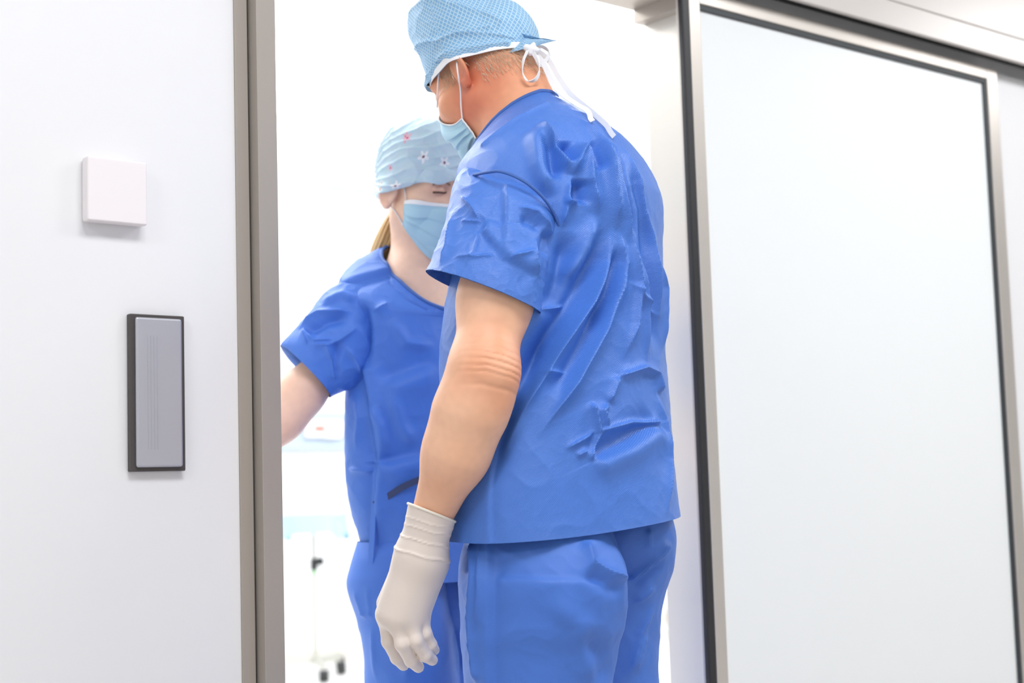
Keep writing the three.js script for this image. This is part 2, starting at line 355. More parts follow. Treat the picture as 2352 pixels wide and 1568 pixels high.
// the sliding leaf
{
  const d = new THREE.Group(); d.name = 'door_1'; d.position.set(2.206, 0.008, 0.012); d.userData = { kind: 'structure', label: 'open sliding door leaf of frosted white glass in a steel frame' }; scene.add(d);
  const W = 1.132, H = 1.984, Z = 0.038;
  mesh('edge_seal', boxG(0, 0.021, 0, H, 0.024, Z, 0.004), M.rubber, d);
  mesh('stile', boxG(0.021, 0.053, 0, H, 0, Z, 0.002), M.steel, d);
  mesh('stile', boxG(W - 0.045, W, 0, H, 0, Z, 0.002), M.steel, d);
  mesh('top_rail', boxG(0.053, W - 0.045, 1.955, H, 0, Z, 0.002), M.steel, d);
  mesh('bottom_rail', boxG(0.053, W - 0.045, 0, 0.12, 0, Z, 0.002), M.steel, d);
  mesh('glass_pane', boxG(0.055, W - 0.047, 0.122, 1.953, 0.014, 0.03), M.glass, d);
  for (const [x0, x1, y0, y1] of [[0.053, W - 0.045, 1.943, 1.955], [0.053, W - 0.045, 0.12, 0.13], [W - 0.059, W - 0.045, 0.13, 1.943]]) mesh('glazing_seal', boxG(x0, x1, y0, y1, 0.01, Z - 0.003, 0.001), M.gasket, d);
}
// wall plate and elbow switch
{
  const p = thing('wall_plate', 'square white plastic box mounted on the wall above the elbow switch', 'wall box', [1.0, 1.452, 0]);
  mesh('cover', boxG(-0.05, 0.045, -0.048, 0.048, 0.004, 0.024, 0.003), M.plastic, p);
  mesh('back_plate', boxG(-0.048, 0.047, -0.045, 0.045, 0, 0.005, 0.001), M.plastic, p);
}
{
  const s = thing('elbow_switch', 'tall grey metal elbow switch in a dark frame on the wall', 'switch', [1.066, 1.154, 0]);
  mesh('frame', boxG(-0.0445, 0.045, -0.1175, 0.1175, 0, 0.012, 0.002), M.switchFrame, s);
  const plate = mesh('plate', boxG(-0.0375, 0.0385, -0.1115, 0.1125, 0.010, 0.0175, 0.004), M.aluminium, s);
  for (let i = 0; i < 4; i++) mesh('rib', boxG(-0.0195 + i * 0.0052, -0.0177 + i * 0.0052, -0.085, 0.085, 0.017, 0.0181, 0.0003), M.aluminium, plate);
}
// ceiling luminaires
function luminaire(x, z, y, w, d, label, group) {
  const g = thing('ceiling_light', label, 'ceiling light', [x, y, z], 0, group);
  mesh('diffuser', boxG(-w / 2, w / 2, -0.004, 0.002, -d / 2, d / 2), M.lightFace, g);
  for (const [a, b, c, e] of [[-w / 2 - 0.03, w / 2 + 0.03, d / 2, d / 2 + 0.03], [-w / 2 - 0.03, w / 2 + 0.03, -d / 2 - 0.03, -d / 2], [-w / 2 - 0.03, -w / 2, -d / 2, d / 2], [w / 2, w / 2 + 0.03, -d / 2, d / 2]]) mesh('frame', boxG(a, b, -0.012, 0.002, c, e), M.lightFrame, g);
}
for (const [x, z] of corridorPanels) luminaire(x, z, CEIL - 0.003, 1.2, 0.6, 'recessed white light panel in the corridor ceiling', 'corridor light panels');
for (const [x, z] of theatrePanels) luminaire(x, z, CEIL + 0.097, 1.2, 1.2, 'square white light panel in the theatre ceiling', 'theatre light panels');

// ---------------------------------------------------------------- theatre furniture
{
  const a = [4.6423, 1.4685, -5.6], b = [5.9835, 1.2457, -5.6];
  const rail = thing('supply_rail', 'pale blue grey supply rail on the back wall with white sockets', 'wall rail', [a[0], 0, -5.6]);
  mesh('channel', boxG(-0.6, 2.6, b[1], a[1], 0, 0.06, 0.004), M.rail, rail);
  mesh('lip', boxG(-0.6, 2.6, b[1] + 0.135, b[1] + 0.15, 0.06, 0.075, 0.003), M.rail, rail);
  const at = px => [4.8281, 1.3515, -5.54];
  const s0 = [4.8303, 1.3158, -5.54][0] - a[0], y0 = [4.8303, 1.3158, -5.54][1], y1 = [4.9624, 1.4134, -5.54][1];
  const s1 = [4.9573, 1.3154, -5.54][0] - a[0], s2 = [5.0741, 1.3151, -5.54][0] - a[0], s3 = [5.0927, 1.315, -5.54][0] - a[0];
  mesh('socket_box', boxG(s0, s1 - 0.004, y0, y1, 0.061, 0.1, 0.006), M.plastic, rail);
  mesh('socket_box', boxG(s1, s2, y0 - 0.006, y1, 0.061, 0.105, 0.006), M.plastic, rail);
  mesh('socket_box', boxG(s3, s3 + 0.09, y0 + 0.006, y1, 0.061, 0.1, 0.02), M.plastic, rail);
  mesh('indicator', boxG(s0 + 0.05, s1 - 0.006, y0 + 0.036, y0 + 0.062, 0.1, 0.104, 0.002), M.red, rail);
}
{
  const f = [4.5953, 0, -5.0816];
  const s = thing('instrument_stand', 'wheeled steel instrument stand under a pale blue drape', 'stand', [f[0], 0, f[2]], -0.70);
  const pole = mesh('pole', new THREE.CylinderGeometry(0.011, 0.014, 0.8, 16).translate(0, 0.47, 0), M.chrome, s);
  mesh('clamp', mergeGeometries([new THREE.CylinderGeometry(0.02, 0.02, 0.062, 14).translate(0, 0.60, 0), new THREE.CylinderGeometry(0.02, 0.023, 0.04, 14).rotateZ(Math.PI / 2).translate(0.032, 0.615, 0)]), M.black, s);
  mesh('tag', new THREE.CylinderGeometry(0.0125, 0.0125, 0.014, 14).translate(0, 0.556, 0), M.green, s);
  mesh('base', mergeGeometries([boxG(-0.03, 0.03, 0.07, 0.095, -0.03, 0.03), ...[[0.14, 0.0], [0.085, 0.32], [0.1, -0.3]].map(([x, z]) => { const l = Math.hypot(x, z); return boxG(0, l, 0.072, 0.093, -0.015, 0.015).rotateY(-Math.atan2(z, x)); })]), M.chrome, s);
  for (const [x, z] of [[0.14, 0.0], [0.085, 0.32], [0.1, -0.3]]) {
    const w = mesh('caster', mergeGeometries([new THREE.CylinderGeometry(0.032, 0.032, 0.02, 18).rotateZ(Math.PI / 2).translate(-0.013, 0.033, 0), new THREE.CylinderGeometry(0.032, 0.032, 0.02, 18).rotateZ(Math.PI / 2).translate(0.013, 0.033, 0)]), M.black, s);
    w.position.set(x, 0, z);
  }
  mesh('tray', boxG(-0.17, 0.17, 0.86, 0.875, -0.21, 0.21, 0.004), M.chrome, s);
  const G = grid(120, 24, true, (u, v) => {
    const t = u * Math.PI * 2, q = x => Math.sign(x) * Math.abs(x) ** 0.35, corner = Math.abs(Math.sin(2 * t)) ** 3;
    const out = v < 0.35 ? v / 0.35 : 1, dn = Math.max(0, (v - 0.35) / 0.65), w = 1 + 0.04 * dn + 0.05 * dn * Math.sin(t * 9 + 1);
    return [0.178 * q(Math.cos(t)) * out * w, 0.878 - dn * (0.105 + 0.05 * corner + 0.01 * Math.sin(t * 4)), 0.218 * q(Math.sin(t)) * out * w];
  });
  mesh('drape', gridGeo(G), M.drape, s);
}
{
  const f = [6.9482, 0, -4.8692];
  const s = thing('foot_stool', 'low white step stool with black wheels beside the far wall', 'stool', [f[0], 0, f[2]], -0.7);
  const top = mesh('top', boxG(-0.2, 0.17, 0.20, 0.225, -0.14, 0.14, 0.01), new THREE.MeshStandardMaterial({ color: 0xd8dcc0, roughness: 0.5 }), s);
  mesh('brace', tube([[0.02, 0.1, 0.1], [0.14, 0.03, 0.13]], 0.009, 8), M.chrome, s);
  for (const [x, z] of [[-0.17, 0.1], [-0.17, -0.1], [0.14, -0.1], [0.14, 0.1]]) mesh('leg', tube([[x, 0.2, z], [x * 1.03, 0, z * 1.1]], 0.009, 8), M.chrome, s);
  mesh('wheel', new THREE.CylinderGeometry(0.026, 0.026, 0.03, 16).rotateX(Math.PI / 2).translate(0.03, 0.105, 0.12), M.black, s);
  mesh('wheel', new THREE.CylinderGeometry(0.02, 0.02, 0.03, 16).rotateX(Math.PI / 2).translate(0.15, 0.03, 0.14), M.black, s);
}
// ---------------------------------------------------------------- people
// head in its own frame: x to the person's left, y up, z forward, origin between the ears
function headField(o) {
  const parts = [
    ellipsoid([0, 0.045, -0.012], [0.075, 0.086, 0.096]),
    ellipsoid([0, -0.02, 0.036], [0.06, 0.083, 0.06]),
    capsule([0.043, -0.028, 0.055], [0.03, -0.03, 0.07], 0.024, 0.02), capsule([-0.043, -0.028, 0.055], [-0.03, -0.03, 0.07], 0.024, 0.02),
    capsule([0.05, -0.05, -0.002], [0.012, -0.1, 0.07], 0.022, 0.02), capsule([-0.05, -0.05, -0.002], [-0.012, -0.1, 0.07], 0.022, 0.02),
    capsule([-0.034, 0.03, 0.074], [0.034, 0.03, 0.074], 0.016, 0.016),
  ];
  const base = blend(parts, 0.03), neck = o.neck;
  const nose = blend([capsule([0, 0.012, 0.088], [0, -0.03, 0.107], 0.008, 0.0115), capsule([-0.012, -0.034, 0.096], [0.012, -0.034, 0.096], 0.008, 0.008)], 0.012);
  const lips = blend([capsule([-0.018, -0.06, 0.088], [0.018, -0.06, 0.088], 0.006, 0.006), capsule([-0.015, -0.069, 0.086], [0.015, -0.069, 0.086], 0.0065, 0.0065)], 0.004);
  const eyes = [[0.032, 0.006, 0.081], [-0.032, 0.006, 0.081]].map(c => ellipsoid(c, [0.0135, 0.0125, 0.012]));
  const sockets = [[0.033, 0.008, 0.102], [-0.033, 0.008, 0.102]].map(c => ellipsoid(c, [0.02, 0.013, 0.018]));
  // ear: a tilted shell with a rim and a lobe
  const tilt = 0.25, cs = Math.cos(tilt), sn = Math.sin(tilt);
  const ear = (x, y, z) => {
    const s = Math.abs(x) - 0.079, yy = (y + 0.002) * cs - (z + 0.008) * -sn, zz = (z + 0.008) * cs + (y + 0.002) * -sn;
    const flare = s - 0.003 - clamp(-zz, -0.02, 0.03) * 0.42;
    const r = Math.hypot(yy / 0.031, zz / 0.017);
    let d = Math.max((r - 1) * 0.019, Math.abs(flare) - 0.0035);
    const rim = Math.hypot((Math.hypot(yy / 0.029, zz / 0.0155) - 1) * 0.016, flare - 0.002) - 0.0036;
    const lobe = Math.hypot(yy + 0.031, zz - 0.004, (s - 0.003) * 1.4) - 0.008;
    return smin(smin(d, rim, 0.004), lobe, 0.006);
  };
  return (x, y, z) => {
    let d = base(x, y, z);
    if (z > 0.04) {
      for (const s of sockets) d = smax(d, -s(x, y, z), 0.012);
      for (const e of eyes) d = smin(d, e(x, y, z), 0.003);
      d = smin(d, nose(x, y, z), 0.012); d = smin(d, lips(x, y, z), 0.006);
    }
    d = smin(d, neck(x, y, z), 0.035);
    if (!o.noEars && Math.abs(x) > 0.055) d = smin(d, ear(x, y, z), 0.005);
    return d;
  };
}
const headAxes = (yaw, pitch, facing) => {   // facing -1: looks away from +z, to -x; 1: looks to +z, +x
  const s = Math.sin(yaw), c = Math.cos(yaw), sp = Math.sin(pitch), cp = Math.cos(pitch);
  const hz = [facing * s, 0, facing * c], F = [hz[0] * cp, -sp, hz[2] * cp], U = [hz[0] * sp, cp, hz[2] * sp], L = cross(U, F);
  return { F, U, L };
};
function placer(H) {   // head frame <-> person frame
  const out = p => add(add(add(H.c, H.L, p[0]), H.U, p[1]), H.F, p[2]);
  const into = p => { const d = sub(p, H.c); return [dot(d, H.L), dot(d, H.U), dot(d, H.F)]; };
  const geo = g => { const m = new THREE.Matrix4().makeBasis(new THREE.Vector3(...H.L), new THREE.Vector3(...H.U), new THREE.Vector3(...H.F)); m.setPosition(...H.c); return g.applyMatrix4(m); };
  return { out, into, geo };
}
const keepOut = (sdf, gap) => p => { for (let i = 0; i < 3; i++) { const d = sdf(...p); if (d >= gap) break; p = add(p, gradient(sdf, ...p, 0.002), gap - d); } return p; };
// pleated face mask in head frame
function maskGrid(sdf, o) {
  const keep = keepOut(sdf, 0.0025), q = (arr, t) => { const n = arr.length - 1, s = t * n, k = Math.min(Math.floor(s), n - 1), g = i => arr[clamp(i, 0, n)]; return catmull3(g(k - 1), g(k), g(k + 1), g(k + 2), s - k); };
  const G = grid(90, 70, false, (u, v) => {
    const a = (u * 2 - 1) * Math.PI / 2, mid = q(o.mid, v), side = mix3(o.top, o.bottom, v);
    const w = Math.max(0, Math.cos(a)) ** 0.85;
    return keep([side[0] * Math.sin(a), mix(side[1], mid[1], Math.max(0, Math.cos(a)) ** (o.yPow || 0.85)), mix(side[2], mid[2], w)]);
  });
  return displace(G, (p, n, u, v) => {
    const side = Math.abs(u * 2 - 1), saw = x => { const f = ((x % 1) + 1) % 1; return f < 0.85 ? f / 0.85 : (1 - f) / 0.15; };
    const pl = v > 0.2 && v < 0.9 ? saw((v - 0.2) * 4.3) : 0;
    return 0.0015 + pl * 0.0055 * (0.5 + 0.5 * side) * sstep(1, 0.9, side) + 0.0008 * N3(u * 9, v * 7, 2);
  }, 1);
}
const skinTone = (base, red, amount) => (p, n) => {
  const b = amount(p), q = 0.5 + 0.5 * N3(p[0] * 22, p[1] * 22, p[2] * 22), f = 1 + 0.05 * N3(p[0] * 90, p[1] * 90, p[2] * 90);
  return [0, 1, 2].map(k => mix(base[k], red[k], clamp(b * (0.35 + 0.9 * q))) * f);
};
// hand: joints in person frame, back to fingertips
function handField(h, grow = 0) {
  const parts = [capsule(h.wrist[0], h.wrist[1], 0.029 + grow, 0.03 + grow)];
  for (const k of h.palm) parts.push(capsule(k[0], k[1], k[2] + grow, k[3] + grow));
  const palm = blend(parts, 0.025);
  const fingers = h.fingers.map(f => { const b = []; for (let i = 0; i < f.length - 1; i++) b.push(capsule(f[i], f[i + 1], f[i][3] + grow, f[i + 1][3] + grow)); return blend(b, 0.004); });
  return (x, y, z) => { let d = palm(x, y, z), m = 1e9; for (const f of fingers) m = smin(m, f(x, y, z), 0.0025); return smin(d, m, 0.012); };
}
function bodySkin(parts, k, lo, hi, cell) { return surfaceNets(blend(parts, k), lo, hi, cell); }
function boundsOf(points, pad) { const lo = [1e9, 1e9, 1e9], hi = [-1e9, -1e9, -1e9]; for (const p of points) for (let k = 0; k < 3; k++) { lo[k] = Math.min(lo[k], p[k] - pad); hi[k] = Math.max(hi[k], p[k] + pad); } return [lo, hi]; }
const uvMetres = (w, h) => (u, v) => [u * w, v * h];
function clog(parent, x, z, turn) {
  const G = grid(40, 20, true, (u, v) => {
    const t = u * Math.PI * 2, s = v, w = Math.sin(Math.min(1, (1 - s) * 1.02) * Math.PI / 2) ** 0.45, toe = Math.sin(t) > 0 ? 1 : 0.9;
    return [0.048 * Math.cos(t) * w, 0.004 + 0.075 * s + 0.02 * s * Math.max(0, -Math.sin(t)), Math.sin(t) * 0.135 * w * toe + 0.03];
  });
  const g = gridGeo(G, undefined, -1); const sole = boxG(-0.04, 0.04, 0.0, 0.012, -0.09, 0.15, 0.005);
  const m = mesh('shoe', g, M.clog, parent); m.position.set(x, 0, z); m.rotation.y = turn;
  const s2 = mesh('sole', sole, M.black, m);
}

// ======================= the man at the door, seen from behind
{
  const man = thing('person', 'person in crumpled blue scrubs and net cap with latex glove, back to the corridor', 'person', [1.642, 0, 0.2799], -0.70145);
  const s = Math.sin(0.698), c = Math.cos(0.698), LFT = [-c, 0, s], BCK = [s, 0, c];
  const tilt = (v, y) => [v[0], y, v[2]];
  // ---- skeleton
  const shoulderL = [-0.0902, 1.4129, 0.115], elbowL = [-0.1251, 1.1713, 0.19], foreL = [-0.1464, 1.1074, 0.185], wristL = [-0.2117, 0.9505, 0.13];
  const H = { ...headAxes(0.873, 0.384, -1), c: [-0.1074, 1.6956, -0.12] }, hp = placer(H);
  const neckBase = [-0.0488, 1.5644, -0.06], chest = [0.003, 1.4161, 0], pelvis = [-0.0123, 0.9519, 0];
  const headSdf = headField({ neck: blend([capsule([0, -0.03, -0.03], hp.into(neckBase), 0.06, 0.072), capsule([0, 0.0, -0.045], hp.into(add(neckBase, BCK, 0.02)), 0.05, 0.07)], 0.02) });
  const red = lin(0xd9795a), tan = lin(0xf0b088), pale = lin(0xf7c6a5);
  const headGeo = surfaceNets(headSdf, [-0.115, -0.24, -0.16], [0.115, 0.15, 0.13], 0.0032);
  hp.geo(headGeo);
  paint(headGeo, skinTone(tan, red, p => { const q = hp.into(p); return 0.25 + 0.75 * sstep(0.09, 0.02, Math.hypot(q[1] + 0.06, q[2] + 0.01)) + 0.3 * sstep(0.03, 0.08, q[2]); }));
  // bare arm with elbow folds
  const armParts = [capsule(shoulderL, [-0.103, 1.2792, 0.155], 0.046, 0.053), capsule([-0.103, 1.2792, 0.155], elbowL, 0.053, 0.046), capsule([-0.1095, 1.1629, 0.21], [-0.1181, 1.138, 0.2], 0.034, 0.036), capsule(elbowL, foreL, 0.047, 0.05), capsule(foreL, [-0.1679, 1.0502, 0.172], 0.05, 0.046), capsule([-0.1679, 1.0502, 0.172], wristL, 0.046, 0.03)];
  const armBase = blend(armParts, 0.03), eb = [-0.0974, 1.1698, 0.24];
  const armSdf = (x, y, z) => {
    let d = armBase(x, y, z);
    const e = Math.hypot(x - eb[0], (y - eb[1]) * 0.8, z - eb[2]);
    if (e < 0.075) { const w = sstep(0.075, 0.02, e); const q = y - eb[1] + 0.3 * (x - eb[0]) + 3.0 * (x - eb[0]) ** 2 + 0.002 * N3(x * 50, y * 20, z * 50); for (const [t, h, wd] of [[0.03, 0.0007, 0.0022], [0.019, 0.001, 0.0022], [0.009, 0.0015, 0.0026], [-0.001, 0.0013, 0.0024], [-0.01, 0.001, 0.0026], [-0.03, 0.0012, 0.004], [0.041, 0.0005, 0.002]]) d += w * h * Math.exp(-(((q - t) / wd) ** 2)); }
    return d;
  };
  const [alo, ahi] = boundsOf([shoulderL, elbowL, foreL, wristL, eb], 0.065);
  const armGeo = surfaceNets(armSdf, alo, ahi, 0.0028);
  paint(armGeo, skinTone(pale, lin(0xe59a72), p => 0.15 + 0.75 * sstep(0.11, 0.02, Math.hypot(p[0] - eb[0], p[1] - eb[1])) + 0.25 * sstep(elbowL[1] - 0.05, wristL[1], p[1])));
  // hand, gloved
  const hand = {
    wrist: [wristL, [-0.2291, 0.898, 0.115]],
    palm: [[[-0.2354, 0.8952, 0.12], [-0.2799, 0.8114, 0.1], 0.028, 0.019], [[-0.2272, 0.8914, 0.115], [-0.2664, 0.8094, 0.112], 0.028, 0.0185], [[-0.2213, 0.8875, 0.105], [-0.2495, 0.8085, 0.108], 0.027, 0.018], [[-0.2207, 0.8804, 0.095], [-0.2358, 0.8083, 0.095], 0.025, 0.017], [[-0.2485, 0.8804, 0.08], [-0.282, 0.8231, 0.055], 0.024, 0.02]],
    fingers: [
      [[...[-0.2855, 0.8061, 0.09], 0.0115], [...[-0.2819, 0.7683, 0.088], 0.0105], [...[-0.2715, 0.7406, 0.066], 0.0095], [...[-0.2631, 0.7271, 0.048], 0.0082]],
      [[...[-0.2675, 0.8051, 0.108], 0.0115], [...[-0.2595, 0.7662, 0.112], 0.0108], [...[-0.2476, 0.7389, 0.092], 0.0098], [...[-0.2384, 0.7268, 0.075], 0.0085]],
      [[...[-0.2491, 0.8057, 0.106], 0.0112], [...[-0.2383, 0.7707, 0.112], 0.0106], [...[-0.226, 0.7465, 0.096], 0.0095], [...[-0.2165, 0.7373, 0.08], 0.0082]],
      [[...[-0.234, 0.8067, 0.092], 0.0105], [...[-0.225, 0.7794, 0.098], 0.0095], [...[-0.2175, 0.761, 0.086], 0.0086], [...[-0.2132, 0.7515, 0.072], 0.0075]],
      [[...[-0.26, 0.8666, 0.065], 0.015], [...[-0.2826, 0.8115, 0.035], 0.0135], [...[-0.2791, 0.7776, 0.02], 0.0115], [...[-0.2713, 0.7563, 0.012], 0.0098]],
    ],
  };
  const handPts = [...hand.palm.flatMap(k => [k[0], k[1]]), ...hand.fingers.flat(), ...hand.wrist];
  const [hlo, hhi] = boundsOf(handPts, 0.035);
  const handGeo = surfaceNets(handField(hand, -0.002), hlo, hhi, 0.004);
  paint(handGeo, skinTone(pale, red, () => 0.2));
  // hidden parts of the body under the clothes
  const hipL = add(pelvis, LFT, 0.085), hipR = add(pelvis, LFT, -0.085);
  const ankleL = [[-0.0557, 0.6914, 0.03][0], 0.09, 0.04], ankleR = [[0.0459, 0.6718, -0.1][0], 0.09, -0.08];
  const shoulderR = add(chest, LFT, -0.115).map((v, k) => k === 1 ? [0.1347, 1.4554, -0.08][1] : v), elbowR = add(add(shoulderR, [0, -0.29, 0]), BCK, -0.03), wristR = add(add(elbowR, [0, -0.2, 0]), BCK, -0.14);
  const under = [capsule(neckBase, chest, 0.06, 0.08), capsule(add(chest, LFT, 0.08), add(chest, LFT, -0.08), 0.085, 0.085), capsule(chest, pelvis, 0.09, 0.065), capsule(add(pelvis, LFT, 0.05), add(pelvis, LFT, -0.05), 0.06, 0.06), capsule(hipL, mix3(hipL, ankleL, 0.5), 0.07, 0.05), capsule(mix3(hipL, ankleL, 0.5), ankleL, 0.05, 0.035), capsule(hipR, mix3(hipR, ankleR, 0.5), 0.06, 0.045), capsule(mix3(hipR, ankleR, 0.5), ankleR, 0.045, 0.033), capsule(add(chest, LFT, 0.1), shoulderL, 0.05, 0.045), capsule(add(chest, LFT, -0.1), shoulderR, 0.05, 0.045), capsule(shoulderR, elbowR, 0.045, 0.038), capsule(elbowR, wristR, 0.038, 0.025)];
  const rHand = { wrist: [wristR, add(wristR, [0.005, -0.05, -0.03])], palm: [0.02, 0.007, -0.007, -0.02].map(k => [add(wristR, [0, -0.04, -0.03]), add(wristR, [k * 0.8, -0.1, -0.06 + k]), 0.02, 0.014]), fingers: [-0.024, -0.008, 0.008, 0.024].map((k, i) => [[...add(wristR, [k * 0.9, -0.1, -0.06 + k * 0.6]), 0.01], [...add(wristR, [k, -0.14 - 0.004 * i, -0.075 + k * 0.6]), 0.009], [...add(wristR, [k * 0.9 - 0.02, -0.165, -0.07 + k * 0.6]), 0.008]]) };
  rHand.fingers.push([[...add(wristR, [-0.02, -0.05, -0.04]), 0.013], [...add(wristR, [-0.045, -0.09, -0.04]), 0.011], [...add(wristR, [-0.045, -0.12, -0.04]), 0.009]]);
  const underGeo = paint(bodySkin(under, 0.03, [-0.4, 0.05, -0.5], [0.4, 1.66, 0.3], 0.014), skinTone(pale, red, () => 0.1));
  const [rlo, rhi] = boundsOf([wristR, ...rHand.fingers.flat()], 0.03);
  const rHandGeo = paint(surfaceNets(handField(rHand), rlo, rhi, 0.005), skinTone(pale, red, () => 0.2));
  mesh('body', mergeGeometries([headGeo, armGeo, handGeo, underGeo, rHandGeo]), M.skin, man);
  // ---- glove
  {
    const field = handField(hand, 0.0006), cuffA = wristL, axis = nrm(sub(hand.wrist[1], [-0.203, 0.9699, 0.135]));
    const p0 = [-0.2098, 0.9629, 0.135], cutN = nrm([0.36, 0.86, -0.04]);
    const sleeveTube = blend([capsule([-0.2062, 0.9701, 0.137], [-0.2269, 0.8981, 0.118], 0.0385, 0.0318), capsule([-0.2269, 0.8981, 0.118], [-0.2329, 0.8816, 0.112], 0.0315, 0.03)], 0.02);
    const roll = [[-0.2092, 0.9438, 0.13], [-0.2148, 0.926, 0.12], [-0.2222, 0.8961, 0.12]];
    const g = (x, y, z) => {
      let d = smin(field(x, y, z), sleeveTube(x, y, z), 0.012);
      const t = y + 0.28 * (x - p0[0]);
      for (const [yy, w, h] of [[[-0.2107, 0.9354, 0.13][1], 0.0016, 0.0012], [[-0.2118, 0.9168, 0.12][1], 0.0016, 0.0014], [[-0.2156, 0.8946, 0.12][1], 0.0022, 0.0018], [[-0.2143, 0.947, 0.12][1], 0.0016, 0.001]]) d -= h * Math.exp(-(((t - yy - 0.003 * N3(x * 30, y * 4, z * 30)) / w) ** 2));
      return Math.max(d, dot(sub([x, y, z], p0), cutN));
    };
    const [lo, hi] = boundsOf([...handPts, p0], 0.045);
    const glove = mesh('glove', surfaceNets(g, lo, hi, 0.0026), M.latex, man);
    glove.userData.label = 'cream latex glove';
    const e1 = nrm(cross(cutN, [0, 0, 1])), e2 = cross(cutN, e1), ring = [];
    for (let i = 0; i <= 40; i++) {
      const t = i / 40 * Math.PI * 2, dir = add(e1.map(v => v * Math.cos(t)), e2, Math.sin(t)); let r = 0.02;
      for (let k = 0; k < 30; k++) r += Math.max(-0.004, Math.min(0.004, -sleeveTube(...add(p0, dir, r)) * 0.7));
      ring.push(add(p0, dir, r));
    }
    const rim = new THREE.TubeGeometry(new THREE.CatmullRomCurve3(ring.slice(0, -1).map(p => new THREE.Vector3(...p)), true), 80, 0.0022, 8, true);
    mesh('rolled_rim', rim, M.latexRim, glove);
  }
  // ---- shirt
  const R = (px, o) => ({ A: LFT, B: BCK, ...o, c: px });
  const torsoRings = [
    R([-0.0618, 1.5938, -0.06], { a: 0.064, b: 0.076, f: 0.095, B: tilt(BCK, 0.62), A: tilt(LFT, -0.12) }),
    R([-0.0486, 1.5721, -0.045], { a: 0.096, b: 0.088, f: 0.098, B: tilt(BCK, 0.5), A: tilt(LFT, -0.1), e: 0.95 }),
    R([-0.0178, 1.5289, -0.02], { a: 0.155, b: 0.112, f: 0.11, B: tilt(BCK, 0.3), A: tilt(LFT, -0.06), e: 0.9 }),
    R([0.0081, 1.4626, 0], { a: 0.182, b: 0.122, f: 0.115, B: tilt(BCK, 0.12), e: 0.88 }),
    R([0.003, 1.3731, 0], { a: 0.187, b: 0.125, f: 0.125, e: 0.88 }),
    R([-0.0087, 1.2314, 0], { a: 0.2, b: 0.135, f: 0.145, e: 0.92 }),
    R([-0.0086, 1.1048, 0], { a: 0.205, b: 0.142, f: 0.15, e: 0.94 }),
    R([-0.007, 1.0072, 0], { a: 0.207, b: 0.15, f: 0.15, e: 0.94 }),
    R([-0.0045, 0.9337, 0], { a: 0.21, b: 0.156, f: 0.15, e: 0.94, A: tilt(LFT, -0.09), B: tilt(BCK, -0.03) }),
  ];
